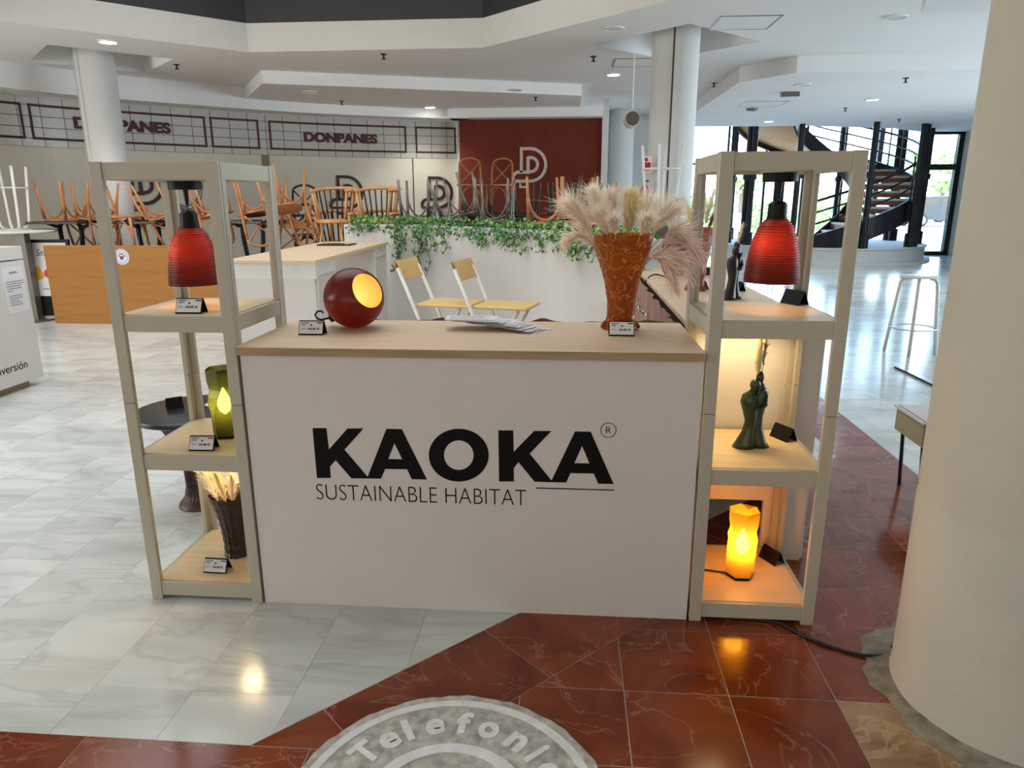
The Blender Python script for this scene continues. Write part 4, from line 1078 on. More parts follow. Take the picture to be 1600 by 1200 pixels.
text_obj('registered_mark', 'R', .018, 'letter', plane_M((c.x - .008, YF - .0004, c.z - .0125), (1, 0, 0), (0, 0, 1)), fp, height=.025, offset=-.01)

# ---- shelf units
def shelf_unit(x0, w, d_, h, label):
    o = empty('shelf_unit', (x0, YF - .005, 0), label, 'shelf', 'lacquered shelf units')
    T_ = .042
    def post(fx, fy):
        b = MB()
        xa, xb = (0, T_) if fx == 0 else (w - T_, w)
        ya = 0 if fy == 0 else d_ - .018
        for z0, z1 in ((0, .786), (.788, h)):
            b.box(xa, xb, ya, ya + .018, z0, z1, .0012)                    # board facing front / back
            xs = xa if fx == 0 else xb - .018
            y2 = (ya + .021, ya + .05) if fy == 0 else (ya - .032, ya - .003)
            b.box(xs, xs + .018, y2[0], y2[1], z0, z1, .0012)              # board facing the side
        return b.build('post', 'frame', o)
    for fx in (0, 1):
        for fy in (0, 1): post(fx, fy)
    for z in (.016, .532, 1.047, h - .058):
        for ya in (.003, d_ - .019): MB().box(T_ + .0005, w - T_ - .0005, ya, ya + .016, z, z + .056, .001).build('rail', 'frame', o)
        for xa in (.002, w - .018): MB().box(xa, xa + .016, .0515, d_ - .0515, z, z + .056, .001).build('side_rail', 'frame', o)
    for z in (.061, .577, 1.092): MB().box(.0195, w - .0195, .0195, d_ - .0195, z, z + .014, .001).build('shelf_board', 'birch', o)
    for z in (h - .03,):
        for fx in (.03, w - .03): MB().lathe([(.005, 0), (.005, .004)], 10, (fx, d_ - .019, z), M=Matrix.Rotation(PI / 2, 4, 'X')).build('bolt', 'iron', o)
    return o
HL, HR = 1.615, 1.632
LX, LW, RX, RW, SD = -1.581, .439, .462, .439, .465
shelf_unit(LX, LW, SD, HL, 'grey-white lacquered shelf unit on the left of the counter')
shelf_unit(RX, RW, SD, HR, 'grey-white lacquered shelf unit on the right of the counter')
S3, S2, S1 = .0751, .5911, 1.1061
def bulb_light(parent, loc, energy, col, r=.02, name='bulb_light'):
    d = bpy.data.lights.new(name, 'POINT'); d.energy = energy; d.color = col; d.shadow_soft_size = r
    l = bpy.data.objects.new(name, d); COL.objects.link(l); l.parent = parent; l.location = loc; return l
WARM = (1, .62, .26)
# puck lights under the shelves
def puck(x, y, z, label, e):
    o = empty('puck_light', (x, y, z), label, 'light', 'warm puck lights under shelves')
    MB().lathe([(.03, 0), (.03, -.008), (.026, -.009)], 20).build('housing', 'whitemetal', o, smooth=40)
    MB().lathe([(.025, -.0091), (.025, -.0105)], 20).build('lens', 'led', o)
    d = bpy.data.lights.new('puck_lamp', 'SPOT'); d.energy = e; d.color = (1, .72, .36); d.spot_size = rad(150); d.spot_blend = .5; d.shadow_soft_size = .045
    l = bpy.data.objects.new('puck_lamp', d); COL.objects.link(l); l.parent = o; l.location = (0, 0, -.014)
puck(RX + .2, 2.62, 1.0917, 'warm puck light under the upper board of the right shelf unit', 7)
puck(LX + .25, 2.58, .5767, 'warm puck light under the middle board of the left shelf unit', 5.5)
# pendant lamps
def pendant(px_top, px_shade, y, htop, zsh, zb, label):
    p = aty(*px_shade, y); zc = htop - .058
    o = empty('pendant_lamp', (p.x, y, zb), label, 'lamp', 'red pendant lamps in the shelf units')
    H = zsh - zb
    prof = [(.094, 0), (.0935, .02), (.09, .06), (.083, .11), (.072, .16), (.055, .205), (.035, .225)]
    k = H / .225
    n = 48; fine = []
    for i in range(len(prof) - 1):
        for t in range(22): fine.append((prof[i][0] + (prof[i + 1][0] - prof[i][0]) * t / 22, (prof[i][1] + (prof[i + 1][1] - prof[i][1]) * t / 22) * k))
    fine.append((prof[-1][0], prof[-1][1] * k))
    fine = [(r + .0015 * math.cos(z / .0092 * 2 * PI), z) for r, z in fine]
    MB().lathe(fine, n, capb=False, capt=False).build('shade', 'pend', o, smooth=True)
    MB().lathe([(.036, H - .004), (.032, H + .01), (.031, H + .05), (.022, H + .058), (.006, H + .062)], 20).build('socket_cap', 'blackpl', o, smooth=40)
    MB().tube([(0, 0, H + .06), (0, 0, zc - zb - .03)], .0035, 8).build('cord', 'cord', o); MB().lathe([(.006, zc - zb - .085), (.01, zc - zb - .03)], 12).build('strain_relief', 'blackpl', o)
    MB().lathe([(.055, zc - zb - .03), (.058, zc - zb - .028), (.058, zc - zb)], 28).build('ceiling_rose', 'blackpl', o, smooth=40)
    MB().box(-.02, .02, -(y - YF) + .012, SD - (y - YF) - .02, zc - zb, zc - zb + .012).build('mounting_bar', 'frame', o)
    MB().ball((.004, .004, H * .62), .024, 14, (1, 1, 1.25)).build('bulb', 'bulbr', o, smooth=True)
    bulb_light(o, (-.03, -.03, H * .6), .65, (1, .62, .3), .015)
yl = 2.57
zb = aty(308, 440, yl).z; zt = aty(305, 352, yl).z
pendant(None, (308, 440), yl, HL, zt, zb, 'red ribbed pendant lamp hanging in the left shelf unit')
zb = aty(1205, 443, yl).z; zt = aty(1210, 345, yl).z
pendant(None, (1206, 443), yl, HR, zt, zb, 'red ribbed pendant lamp hanging in the right shelf unit')
# price cards
def card(x, y, z, rz, price, label, w=.094):
    o = empty('price_card', (x, y, z), label, 'price card', 'tent price cards on the stand', rz)
    hy, hz_ = .026, .052
    for s in (-1, 1):
        c = []
        for dx in (-w / 2, w / 2):
            c += [Vector((dx, s * hy, 0)), Vector((dx, s * hy - s * .0025, 0)), Vector((dx, s * -.0005 , hz_ - .002)), Vector((dx, s * .002, hz_))]
        bq = MB(); bq.hexa(c); bq.build('front_board' if s < 0 else 'back_board', 'blackpl', o)
    up = Vector((0, hy, hz_)).normalized(); M = plane_M((-w / 2 + .003, -hy + .002, .005), (1, 0, 0), up); M.translation += Vector((0, -hz_, hy)).normalized() * .0022
    if not price: return o
    ins = MB().box(0, w - .006, 0, .048, 0, .0008, M=M).build('insert', 'paper', o)
    if price:
        b = MB()
        for x0, x1, y0, y1 in ((.006, .034, .041, .0435), (.006, .024, .034, .0365), (.066, .087, .0405, .0445)): b.box(x0, x1, y0, y1, .0008, .0012, M=M)
        b.lathe([(.0035, .0008), (.0035, .0012)], 10, M=M @ Matrix.Translation((.045, .033, 0)))
        b.build('printed_marks', 'letter', ins)
        MB().box(.006, .024, .018, .0205, .0008, .0012, M=M).build('small_print', 'print', ins)
        text_obj('price', price, .042, 'letter', M @ Matrix.Translation((.034, .0135, .0012)), ins, height=.0095, offset=.03, depth=.0006)
    return o
card(-1.322, 2.395, S1, rad(2), '39,95 €', 'white-faced price card on the upper board of the left shelf unit')
q = atz(485, 522, 1.0); card(q.x, q.y + .03, 1.0, rad(2), '63,95 €', 'white-faced price card on the counter beside the ball lamp')
q = atz(972, 527, 1.0); card(q.x, q.y + .03, 1.0, rad(-1), '29,95 €', 'white-faced price card on the counter before the orange vase')
card(-1.345, 2.41, S2, rad(3), '44,90 €', 'white-faced price card on the middle board of the left shelf unit')
card(-1.36, 2.43, S3, rad(-2), '54,90 €', 'white-faced price card on the bottom board of the left shelf unit')
for (px, py, z, lb) in ((1247, 478, S1, 'upper'), (1228, 688, S2, 'middle'), (1208, 878, S3, 'bottom')):
    q = atz(px, py, z); card(q.x - .012, q.y, z, rad(118), None, 'black price card turned away on the %s board of the right shelf unit' % lb)
# faceted table lamps
def faceted_lamp(x, y, z, rz, m, bulbm, energy, col, label, base='blackpl', hgt=.285):
    o = empty('faceted_lamp', (x, y, z), label, 'lamp', 'faceted table lamps', rz)
    MB().lathe([(.052, 0), (.054, .012)], 6).build('base', base, o)
    b = MB(); k = hgt / .285; N_ = 6
    lv = [(.054, .0125, 0), (.056, .10, 0), (.061, .135, 15), (.058, .165, 30), (.05, .195, 30), (.056, .225, 30), (.058, .275, 30)]
    rings = [[b.bm.verts.new((r * math.cos(2 * PI * i / N_ + rad(tw_)), r * math.sin(2 * PI * i / N_ + rad(tw_)), zz * k)) for i in range(N_)] for r, zz, tw_ in lv]
    for A, B in zip(rings, rings[1:]):
        for i in range(N_):
            b.bm.faces.new((A[i], A[(i + 1) % N_], B[(i + 1) % N_])); b.bm.faces.new((A[i], B[(i + 1) % N_], B[i]))
    top = rings[-1]; ctr = b.bm.verts.new((0, 0, .262 * k))
    for i in range(N_):
        mid = b.bm.verts.new(((top[i].co + top[(i + 1) % N_].co) / 2 * .96 + Vector((0, 0, .01 * (1 if i % 2 else -.6)))))
        b.bm.faces.new((top[i], mid, ctr)); b.bm.faces.new((mid, top[(i + 1) % N_], ctr)); b.bm.faces.new((top[i], top[(i + 1) % N_], mid))
    b.build('shade', m, o)
    MB().lathe([(.004, .09 * k), (.02, .105 * k), (.027, .125 * k), (.025, .145 * k), (.012, .175 * k), (.003, .195 * k)], 16).build('bulb', bulbm, o, smooth=True)
    MB().lathe([(.014, .013), (.014, .09 * k)], 12).build('lamp_holder', 'blackpl', o)
    bulb_light(o, (0, 0, .15 * k), energy, col, .03)
    return o
q = atz(1155, 905, S3)
am = faceted_lamp(q.x, q.y + .02, S3, rad(0), 'amber', 'bulb', 2.0, (1, .88, .14), 'glowing amber faceted lamp on the bottom board of the right shelf unit')
q2 = atz(1133, 899, S3); q3 = atz(1100, 893, S3)
MB().tube([Vector((q2.x, q2.y, S3 + .005)) - am.location + Vector((0.004, .0, 0)), Vector((.5, q2.y + .03, S3 + .004)) - am.location, Vector((.486, q3.y + .04, S3 + .004)) - am.location], .0032, 6).build('power_cord', 'cord', am)
q = atz(352, 680, S2)
faceted_lamp(q.x, q.y + .02, S2, rad(10), 'olive', 'bulbg', 2.6, (1, .85, .3), 'lit olive-green faceted lamp on the middle board of the left shelf unit', hgt=.285)
# ball lamp
q = atz(553, 512, 1.0); ax = Vector((.07, -.048, .036)).normalized(); Rb = .117
bl = empty('ball_lamp', (q.x, q.y + .03, 1.0), 'red-brown ball lamp with a glowing round opening on the counter', 'lamp')
Q = ax.to_track_quat('Z', 'Y').to_matrix().to_4x4(); cz = Vector((0, 0, Rb))
a0 = math.asin(.071 / Rb); m_ = 26
prof = [(max(.0003, Rb * math.sin(a0 + (PI - a0) * j / m_)), Rb * math.cos(a0 + (PI - a0) * j / m_)) for j in range(m_ + 1)]
MB().lathe(prof, 56, cz, M=Q, capb=False, capt=False).build('shell', 'pball', bl, smooth=True)
pin = [(r * .965, z * .965) for r, z in prof]
MB().lathe(pin, 56, cz, M=Q, capb=False, capt=False).build('lining', 'ballin', bl, smooth=True)
MB().lathe([prof[0], (prof[0][0] * .98, prof[0][1] + .001), pin[0]], 56, cz, M=Q, capb=False, capt=False).build('rim', 'pball', bl, smooth=True)
MB().ball(cz - ax * .06, .028, 14).build('bulb', 'bulbr', bl, smooth=True)
bulb_light(bl, cz - ax * .015, .42, (1, .76, .45), .02)
MB().tube([(-.105, .02, .035), (-.135, .0, .03), (-.15, -.01, .035), (-.157, -.012, .05), (-.148, -.01, .064), (-.133, -.008, .066), (-.125, -.006, .058)], .004, 8).build('cord', 'cord', bl, smooth=True)
MB().lathe([(.018, -.008), (.018, .012)], 16, Vector((-.1, .03, .035)), M=Vector((-1, -.2, -.3)).to_track_quat('Z', 'Y').to_matrix().to_4x4()).build('cord_grip', 'blackpl', bl)
# orange vase
q = atz(971, 519, 1.0); ov = empty('orange_vase', (q.x, q.y + .055, 1.0), 'translucent orange vase with looping relief on the counter', 'vase')
vp = [(.066, 0), (.063, .012), (.056, .025), (.052, .06), (.053, .10), (.058, .14), (.067, .19), (.079, .23), (.094, .27), (.106, .31), (.111, .345), (.112, .362)]
def dens(pr, n=8):
    out = []
    for (r0, z0), (r1, z1) in zip(pr, pr[1:]):
        out += [(r0 + (r1 - r0) * t / n, z0 + (z1 - z0) * t / n) for t in range(n)]
    return out + [pr[-1]]
def vfn(a, z, r): return r + .0022 * math.sin(9 * a + 3.2 * math.sin(z * 60)) * math.sin(z * 130 + 2 * math.sin(4 * a))
MB().lathe(dens(vp, 6), 96, fn=vfn, capt=False).build('body', 'orangev', ov, smooth=True)
for s in (-1, 1): MB().tube([(s * .055, 0, .03), (s * .066, -.005, .012), (s * .07, -.008, .004)], [.008, .01, .007], 8).build('foot_lug', 'orangev', ov, smooth=True)
# brown vase on the left bottom board
q = atz(364, 868, S3); bv = empty('brown_vase', (q.x, q.y + .04, S3), 'dark brown diamond-relief vase on the bottom board of the left shelf unit', 'vase')
vp2 = [(.05, 0), (.053, .006), (.05, .02), (.05, .06), (.055, .12), (.063, .17), (.074, .22), (.086, .258), (.089, .27)]
MB().lathe(dens(vp2, 5), 80, fn=lambda a, z, r: r + .0035 * math.sin(8 * a + z * 90) * math.sin(8 * a - z * 90), capt=False).build('body', 'brownv', bv, smooth=True)
# pampas plumes and dried stems
def plume(base, tip, sag, hair, n, m, label, group, w=1.0, seed=0, start=.3, zmin=None, name='pampas_plume', stemr=.0016, spread=.55, hw=.0011):
    n = int(n * 1.5); r = random.Random(seed); base = Vector(base); tip = Vector(tip); o = empty(name, base, label, 'dried grass', group)
    d0 = tip - base; up = Vector((0, 0, 1)) * d0.length
    ctl = d0 * .55 + up * sag
    P = lambda t: ctl * 2 * t * (1 - t) + d0 * t * t
    Tn = lambda t: (ctl * 2 * (1 - 2 * t) + d0 * 2 * t).normalized()
    if zmin is not None: start = next((k / 50 for k in range(50) if P(k / 50).z > zmin), .4)
    MB().tube([P(k / 10) for k in range(11)], stemr, 5).build('stem', 'straw', o)
    b = MB()
    for _ in range(n):
        t = start + (1 - start) * r.random(); c = P(t); tn = Tn(t)
        k = (t - start) / (1 - start)
        env = (.35 + .65 * math.sin(PI * min(1, k * .75 + .2))) * (1 - .35 * k)
        v = Vector((r.gauss(0, 1), r.gauss(0, 1), r.gauss(0, 1))); v = v - tn * v.dot(tn)
        if v.length < 1e-3: continue
        v.normalize(); l = hair * abs(r.gauss(.75, .3)) * env * w; sp_ = spread * r.uniform(.25, 1.25)
        g = Vector((0, 0, -1)) * l * r.uniform(0, .25)
        e = c + v * l * sp_ + tn * l * .95 + g; mid = c + v * l * sp_ * .4 + tn * l * .5; sd = tn.cross(v).normalized() * hw * r.uniform(.6, 1.3)
        b.face([c - sd, c + sd, mid + sd, mid - sd]); b.face([mid - sd, mid + sd, e])
    b.build('plume', m, o, kind='stuff')
    return o
vb = Vector((ov.location.x, ov.location.y, 1.0)); G1 = 'dried grasses in the orange vase'
specs = [((890, 318), 2.62, .08, .13, 900, 'pampas', 'pale pampas plume leaning furthest left in the orange vase'), ((928, 302), 2.75, .12, .12, 900, 'pampas', 'pale pampas plume at the upper left of the orange vase'),
         ((955, 308), 2.85, .12, .12, 800, 'pampasp', 'feathery pinkish plume upright left of the cream one'), ((988, 303), 2.72, .10, .05, 3000, 'pampasy', 'thick cream plume standing tallest in the orange vase'),
         ((1020, 318), 2.85, .1, .12, 800, 'pampas', 'pale pampas plume upright right of the cream one'), ((1050, 330), 2.72, .15, .13, 900, 'pampas', 'wide pale plume at the upper right of the orange vase'),
         ((1062, 368), 2.65, .35, .11, 700, 'pampasp', 'pinkish plume arching right of the orange vase'), ((1098, 412), 2.62, .75, .1, 800, 'pampasp', 'long pinkish plume drooping furthest right'),
         ((1058, 455), 2.6, 1.0, .1, 700, 'pampasp', 'pinkish plume drooping lowest on the right'), ((884, 382), 2.6, .5, .09, 500, 'pampas', 'thin plume drooping left of the orange vase'), ((960, 345), 2.6, .1, .08, 700, 'pampas', 'short pale plume in front at the vase rim'), ((1015, 345), 2.58, .15, .08, 700, 'pampas', 'short tan plume in front at the right rim'),
         ((1080, 440), 2.75, .9, .1, 700, 'pampasp', 'pinkish plume drooping behind the lowest one'), ((940, 335), 2.64, .12, .1, 800, 'pampas', 'full pale plume in front at the left rim')]
for k, (pxy, yy, sag, hair, n, m, lb) in enumerate(specs):
    tip = aty(pxy[0], pxy[1], yy); a = math.atan2(tip.y - vb.y, tip.x - vb.x)
    base = vb + Vector((.03 * math.cos(a), .03 * math.sin(a), .16))
    rim = vb + Vector((.08 * math.cos(a), .08 * math.sin(a), .36))
    plume(base, tip, sag + .1, hair * (1.0 if m != 'pampasy' else 1.6), n, m, lb, G1, seed=k, zmin=.20, spread=.75 if m != 'pampasy' else .9)
tip = aty(1058, 315, 2.8); dk = empty('dried_twig', vb + Vector((.02, 0, .16)), 'thin dark dried stem rising right out of the orange vase', 'dried grass', G1)
dd = tip - dk.location; MB().tube([(0, 0, 0), dd * .5 + Vector((0, 0, .03)), dd], .0018, 5).build('stem', 'driedbrown', dk)
for t in (.85, 1.0): MB().ball(dd * t, .006, 8, (1, 1, 2)).build('bud', 'darkwood', dk, smooth=True)
G2 = 'dried grasses in the brown vase'
vb2 = Vector((bv.location.x, bv.location.y, S3))
for k in range(13):
    a = k * 2.4; rr_ = .06 + .03 * (k % 3)
    plume(vb2 + Vector((.02 * math.cos(a), .02 * math.sin(a), .12)), vb2 + Vector((rr_ * 1.5 * math.cos(a) - .01, rr_ * math.sin(a), .40 + .03 * math.sin(k * 1.7))), .12, .075, 480, ('pampasy', 'pampas', 'pampasy')[k % 3], 'warm-lit dried plume packed in the dark brown vase', G2, seed=60 + k, start=.4)
# embracing couple statuettes
def couple(loc, s, m, label, rz=0):
    o = empty('couple_statuette', loc, label, 'statuette', None, rz)
    def body(pts, ex):   # rings: (x, y, z, rx, ry)
        b = MB(); n = 20; rings = []
        for x, y, z, rx, ry in pts:
            rings.append([b.bm.verts.new((s * (x + rx * math.cos(2 * PI * k / n)), s * (y + ry * math.sin(2 * PI * k / n)), s * z)) for k in range(n)])
        for A, B in zip(rings, rings[1:]):
            for k in range(n): b.bm.faces.new((A[k], A[(k + 1) % n], B[(k + 1) % n], B[k]))
        b.bm.faces.new(list(reversed(rings[0]))); b.bm.faces.new(rings[-1]); return b
    A = body([(-.03, 0, 0, .042, .034), (-.028, 0, .015, .036, .03), (-.018, 0, .06, .023, .022), (-.012, 0, .10, .021, .02), (-.018, -.003, .14, .027, .024), (-.026, -.004, .175, .03, .026), (-.024, -.004, .2, .026, .022), (-.014, -.004, .217, .012, .011), (-.012, -.004, .226, .009, .009)], 0).build('woman_figure', m, o, smooth=True)
    B = body([(.028, .012, 0, .038, .03), (.024, .012, .02, .029, .026), (.014, .01, .07, .02, .02), (.012, .01, .12, .021, .021), (.017, .01, .17, .025, .024), (.019, .01, .21, .026, .023), (.014, .01, .232, .016, .016), (.011, .008, .246, .009, .009)], 0).build('man_figure', m, o, smooth=True)
    MB().ball(Vector((-.008, -.006, .238)) * s, .019 * s, 16, (1, 1, 1.15)).build('head', m, A, smooth=True); MB().ball(Vector((.010, .006, .262)) * s, .017 * s, 16, (.85, 1, 1.35)).build('head', m, B, smooth=True)
    MB().tube([Vector(p) * s for p in ((.034, .0, .2), (.03, -.018, .165), (.008, -.028, .15), (-.008, -.026, .155))], [.008 * s, .0085 * s, .0075 * s, .006 * s], 8).build('arm', m, B, smooth=True)
    MB().tube([Vector(p) * s for p in ((-.002, -.018, .205), (.012, -.02, .215), (.026, -.012, .225))], .0065 * s, 8).build('arm', m, A, smooth=True)
    return o
q = atz(1176, 704, S2); cp = couple((q.x, q.y + .02, S2), 1.02, 'green', 'dark green statuette of an embracing couple on the right shelf unit')
plume(cp.location + Vector((-.0, 0, .262)), cp.location + Vector((.0, .01, .43)), .02, .085, 900, 'pampasy', 'pale dried flower spray behind the green statuette', 'dried sprays behind the statuette', seed=91, start=.05, name='dried_spray', spread=.45)
plume(cp.location + Vector((.014, 0, .28)), cp.location + Vector((.022, .01, .42)), .02, .03, 90, 'driedbrown', 'dark dried sprig behind the green statuette', 'dried sprays behind the statuette', seed=92, start=.2, name='dried_spray', spread=.9, hw=.002)
# leaflets fanned out on the counter
r = random.Random(5); q = atz(757, 513, 1.0)
for k in range(18):
    o = empty('leaflet', (q.x - .05 + k * .0115 + (.02 if k > 4 else 0), q.y + .0 + r.uniform(-.012, .012), 1.0 + .0005 + (17 - k) * .0024), {0: 'topmost printed white leaflet at the left end of the fanned pile', 17: 'lowest white leaflet at the right end of the fanned pile'}.get(k, 'printed white leaflet inside the fanned pile on the counter'), 'leaflet', 'leaflets fanned on the counter', rad(-2 - k * 2.4 + r.uniform(-6, 6)))
    MB().box(-.1, .1, -.05, .05, 0, .0006).build('sheet', 'paper', o)
    b = MB()
    for j in range(4): b.box(-.085, -.085 + r.uniform(.05, .16), .03 - j * .02, .036 - j * .02, .0006, .0007)
    b.build('printed_lines', 'inkgrey', o)

# ---- side bench behind the right unit
bn = empty('side_bench', (0, 0, 0), 'white bench cabinet with an oak top running back behind the right shelf unit', 'bench')
BX0, BX1, BY0, BY1 = .5, 1.02, 2.815, 5.2
MB().box(BX0 - .01, BX1, BY0, BY1, .975, 1.0, .0015).build('bench_top', 'oak', bn)
MB().prism([(BX0, .14), (BX0, .975), (BX1 - .02, .975), (BX1 - .02, 0), (BX1 - .19, 0), (BX1 - .19, .27), (BX0 + .0, .27)][1:], 0, .018, plane_M((0, BY0 + .018, 0), (1, 0, 0), (0, 0, 1))).build('end_panel', 'melamine', bn)
MB().box(BX1 - .02, BX1 - .004, BY0 + .02, BY1, 0, .975).build('side_panel', 'melamine', bn); MB().box(BX0, BX1 - .02, BY1 - .018, BY1, 0, .975).build('end_panel', 'melamine', bn)
MB().lathe([(.006, 0), (.006, .004)], 10, (BX1 - .15, BY0 + .0, .36), M=Matrix.Rotation(PI / 2, 4, 'X')).build('screw_cap', 'chrome', bn)
def curtain(name, f, L, z0, z1, label, ntop=60, rings=None):
    o = empty(name, (0, 0, 0), label, 'curtain')
    b = MB(); b.grid(lambda u, v: f(u, z0 + (z1 - z0) * v, v), 160, 8); b.build('cloth', 'cloth', o, smooth=True)
    return o
def wv(u, v, k): return .03 * math.sin(u * k) * (.35 + .65 * (1 - v * .35)) + .012 * math.sin(u * k * 2.3 + 1 + 3 * v)
cur = curtain('brown_curtain', lambda u, z, v: Vector((BX0 - .05 + wv(u, v, 46) * (1 - .55 * v), 2.86 + 2.3 * u, z - .006 * (1 + math.sin(u * 46 + 1.2)) * v)), 2.3, .05, .99, 'brown cloth with steel eyelets hung along the side bench')
for k in range(8):
    u = (k + .5) / 8
    M = Matrix.Translation((BX0 - .1, 2.93 + 2.2 * u, .9)) @ Matrix.Rotation(rad(78 + 24 * (-1) ** k), 4, 'Y') @ Matrix.Rotation(rad(20), 4, 'X')
    b = MB(); b.tube([M @ Vector((.024 * math.cos(2 * PI * j / 20), .024 * math.sin(2 * PI * j / 20), 0)) for j in range(20)], .005, 6, closed=True); b.build('eyelet', 'chrome', cur, smooth=True)
curtain('brown_curtain', lambda u, z, v: Vector((-1.1 + 1.5 * u, CY1 + .035 + .8 * wv(u, v, 40), z + .011 * v * max(0, math.sin(u * 22 - .6)) ** 6)), 1.5, .05, .994, 'brown cloth hung along the back of the display counter')
# things on the bench
vpk = [(.05, 0), (.054, .01), (.046, .03), (.04, .06), (.044, .12), (.055, .19), (.07, .26), (.082, .32), (.084, .335)]
pk = aty(1090, 455, 3.92)
pv = empty('pink_vase', (.70, 3.95, 1.0), 'pink relief vase on the side bench behind the shelf posts', 'vase')
MB().lathe(dens(vpk, 5), 72, fn=lambda a, z, r: r + .003 * math.sin(7 * a + 3 * math.sin(z * 40)), capt=False).build('body', 'pinkv', pv, smooth=True)
for s in (-1, 1): MB().tube([(s * .04, -.01, .05), (s * .056, -.012, .015), (s * .062, -.014, .004)], [.008, .009, .007], 8).build('foot_lug', 'pinkv', pv, smooth=True)
for k, (dx, dy, dz, m, lb) in enumerate(((-.07, 0, .44, 'pampasy', 'tan tuft leaning left in the pink vase'), (-.02, -.02, .48, 'pampas', 'tan tuft upright in the pink vase'), (.06, .0, .52, 'pampas', 'pale feathery plume in the pink vase'), (.1, .02, .46, 'driedbrown', 'brown dried pod stem in the pink vase'), (.02, .03, .5, 'pampasy', 'cream tuft at the back of the pink vase'))):
    plume(pv.location + Vector((0, 0, .2)), pv.location + Vector((dx, dy, dz)), .08, .09, 420, m, lb, 'dried grasses in the pink vase', seed=120 + k, start=.4)
rv = empty('dark_red_vase', (.70, 4.75, 1.0), 'dark red vase at the far end of the side bench', 'vase')
MB().lathe(dens([(.07, 0), (.085, .03), (.1, .1), (.095, .18), (.07, .24), (.055, .26)], 4), 40, capt=False).build('body', 'darkred', rv, smooth=True)
for k in range(3): plume(rv.location + Vector((0, 0, .15)), rv.location + Vector((-.1 + .1 * k, -.03, .42 + .03 * k)), .1, .08, 300, 'pampasy', 'tan plume in the dark red vase', 'plumes in the dark red vase', seed=140 + k, start=.4)
tip = aty(1063, 322, 4.7); wh = empty('white_dried_flower', (rv.location.x - .01, rv.location.y - .02, 1.16), 'translucent white dried flower standing above the dark red vase', 'dried flower')
dl = tip - wh.location; MB().tube([(0, 0, 0), dl * .5, dl], .0018, 5).build('stem', 'straw', wh)
for k in range(11):
    a = rad(-30 + k * 24); e = dl + Vector((math.cos(a) * .055, .02 * math.sin(3 * k), math.sin(a) * .05 + .01)); t = Vector((-math.sin(a), .3, math.cos(a))).normalized()
    b = MB(); b.face([dl, dl.lerp(e, .55) + t * .022, e, dl.lerp(e, .55) - t * .022]); b.build('petal', 'petal', wh)
q = atz(1147, 471, 1.0); ds_ = couple((q.x, q.y + .02, 1.0), 1.0, 'darkst', 'brown-black statuette of an embracing couple on the side bench', rad(35))
plume(ds_.location + Vector((0, 0, .26)), ds_.location + Vector((.02, 0, .36)), .02, .05, 160, 'pampasy', 'cream dried spray behind the brown-black statuette', 'dried spray on the bench', seed=150, start=.05, name='dried_spray')
q = atz(1152, 462, 1.0); card(q.x + .03, q.y + .15, 1.0, rad(120), None, 'black price card on the side bench beside the dark statuette')
q = atz(1110, 432, 1.0); card(q.x, q.y, 1.0, rad(150), None, 'black price card on the side bench beside the pink vase')
wire = tag(MB().tube(catmull([(BX0 - .02, 4.5, .975), (BX0 + .01, 4.52, 1.012), (BX0 + .06, 4.56, 1.02), (BX0 + .13, 4.5, 1.006), (BX0 + .19, 4.62, 1.006)], 6), .005, 6).build('black_wire', 'cord', smooth=True), 'black wire curling over the edge of the side bench', 'cable')

# ---- round side table behind the left unit
q = atz(290, 637, .5)
rt = empty('round_side_table', (-1.83, 3.2, 0), 'round black-topped side table with a brown ribbed pedestal behind the left shelf unit', 'table')
MB().lathe([(.25, .47), (.262, .476), (.265, .488), (.262, .498), (.255, .5)], 56).build('table_top', 'blacktop', rt, smooth=40)
MB().lathe(dens([(.11, 0), (.105, .015), (.075, .05), (.06, .1), (.062, .2), (.085, .3), (.13, .4), (.17, .47)], 4), 112, fn=lambda a, z, r: r + .006 * min(1, max(0, (z - .03) / .05)) * math.cos(28 * a)).build('pedestal', 'ribbrown', rt, smooth=True)
q = atz(273, 633, .5); card(q.x, q.y, .5, rad(38), None, 'black price card lying askew on the round side table', .075)
q = atz(332, 628, .5); r = random.Random(9)
for k in range(4):
    o = tag(MB().box(-.03, .03, -.02, .02, 0, .0008).build('paper_slip', 'paper'), 'white paper slip on the round side table behind the olive lamp', 'paper', 'paper slips on the round table'); o.location = (q.x + r.uniform(-.02, .02), q.y + r.uniform(-.02, .02), .5005 + k * .001); o.rotation_euler = (0, 0, r.uniform(0, 3))

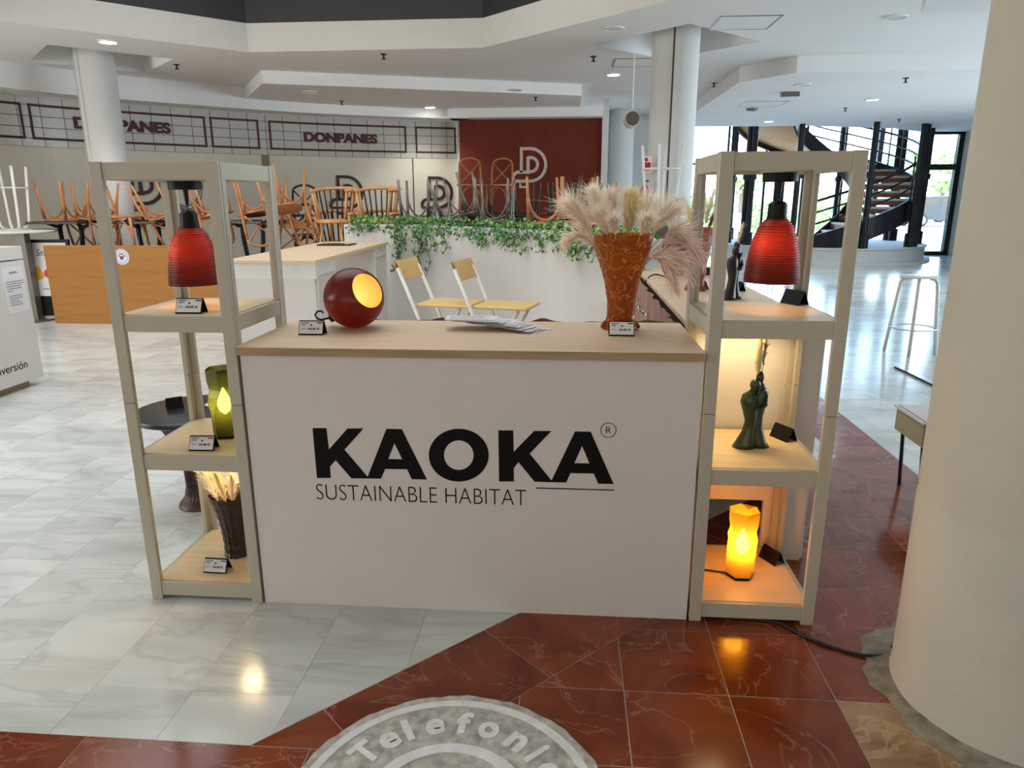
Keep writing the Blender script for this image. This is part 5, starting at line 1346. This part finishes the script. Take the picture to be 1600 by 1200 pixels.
# ---- floor emblem, cables, small things
EC = Vector((-.288, 1.438, 0)); em = empty('stone_emblem', EC, 'round carved stone floor emblem reading Telefonica in the foreground', 'emblem')
MB().lathe([(.428, -.003), (.426, .004), (.41, .006), (.02, .005)], 96, fn=lambda a, z, r: r + (.0025 * math.sin(17 * a) + .002 * math.sin(41 * a + 1) if r > .4 else 0)).build('disc', 'stone', em, smooth=60)
def ring_mesh(r0, r1, z): return MB().lathe([(r0, .004), (r0, z), (r1, z), (r1, .004)], 96, capb=False, capt=False)
ring_mesh(.375, .398, .0095).build('outer_ring', 'stonew', em, smooth=40); ring_mesh(.19, .222, .0095).build('inner_ring', 'stonew', em, smooth=40); ring_mesh(.085, .105, .009).build('centre_ring', 'stonew', em, smooth=40)
for ch, px, py in (('T', 562, 1172), ('e', 600, 1149), ('l', 634, 1142), ('e', 676, 1131), ('f', 723, 1126), ('o', 763, 1136), ('n', 812, 1152), ('i', 846, 1172), ('c', 873, 1198)):
    w_ = {'T': .065, 'e': .055, 'l': .02, 'f': .045, 'o': .06, 'n': .055, 'i': .018, 'c': .05}[ch]
    p = atz(px, py, .006) - EC; rd = Vector((p.x, p.y, 0)).normalized(); tg = Vector((rd.y, -rd.x, 0))
    h_ = .085 if ch in 'Tlfi' else .062
    org = rd * .262 - tg * (w_ / 2) + Vector((0, 0, .0075))
    text_obj('letter', ch, w_, 'stonew', plane_M(org, tg, rd), em, height=h_, offset=.04, depth=.005)
p = rad(35); rd = Vector((math.cos(p), math.sin(p), 0)); tg = Vector((rd.y, -rd.x, 0))
text_obj('letter', 'a', .05, 'stonew', plane_M(Vector((math.cos(rad(20)), math.sin(rad(20)), 0)) * .262 + Vector((0, 0, .0075)), Vector((math.sin(rad(20)), -math.cos(rad(20)), 0)), (math.cos(rad(20)), math.sin(rad(20)), 0)), em, height=.062, offset=.04, depth=.005)
pts = [atz(px, py) for px, py in ((1120, 968), (1170, 972), (1215, 979), (1255, 1000), (1300, 1018), (1345, 1030), (1388, 1030))]
tag(MB().tube(catmull([(p.x, p.y, .006) for p in pts], 6), .006, 8).build('floor_cable', 'cord', smooth=True), 'black cable running from the right shelf unit to the near column', 'cable')
pts = [atz(px, py) for px, py in ((1398, 579), (1425, 592), (1470, 615))]
tag(MB().tube(catmull([(p.x, p.y, .008) for p in pts], 5), .008, 6).build('floor_cable', 'cord', smooth=True), 'thin dark cable lying on the floor below the bar stool', 'cable')
p = atz(1432, 690, .33)
bx = empty('display_stool', (p.x + .12, p.y + .05, 0), 'cream box seat with a brown flap half hidden by the near column', 'stool')
MB().box(-.12, .14, -.1, .2, .30, .42, .004).build('seat_box', 'ash', bx); MB().box(-.13, .14, -.11, .21, .42, .43).build('seat_pad', 'melamine', bx)
MB().box(-.02, 0, -.12, .2, 0, .16, M=Matrix.Translation((-.125, 0, .42)) @ Matrix.Rotation(rad(140), 4, 'Y') @ Matrix.Translation((0.0, 0, 0))).build('flap', 'cloth', bx)
for x_ in (-.09, .11):
    for y_ in (-.06, .16): MB().tube([(x_, y_, .3), (x_ + (.02 if x_ < 0 else -.02), y_, 0)], .01, 6).build('leg', 'iron', bx)
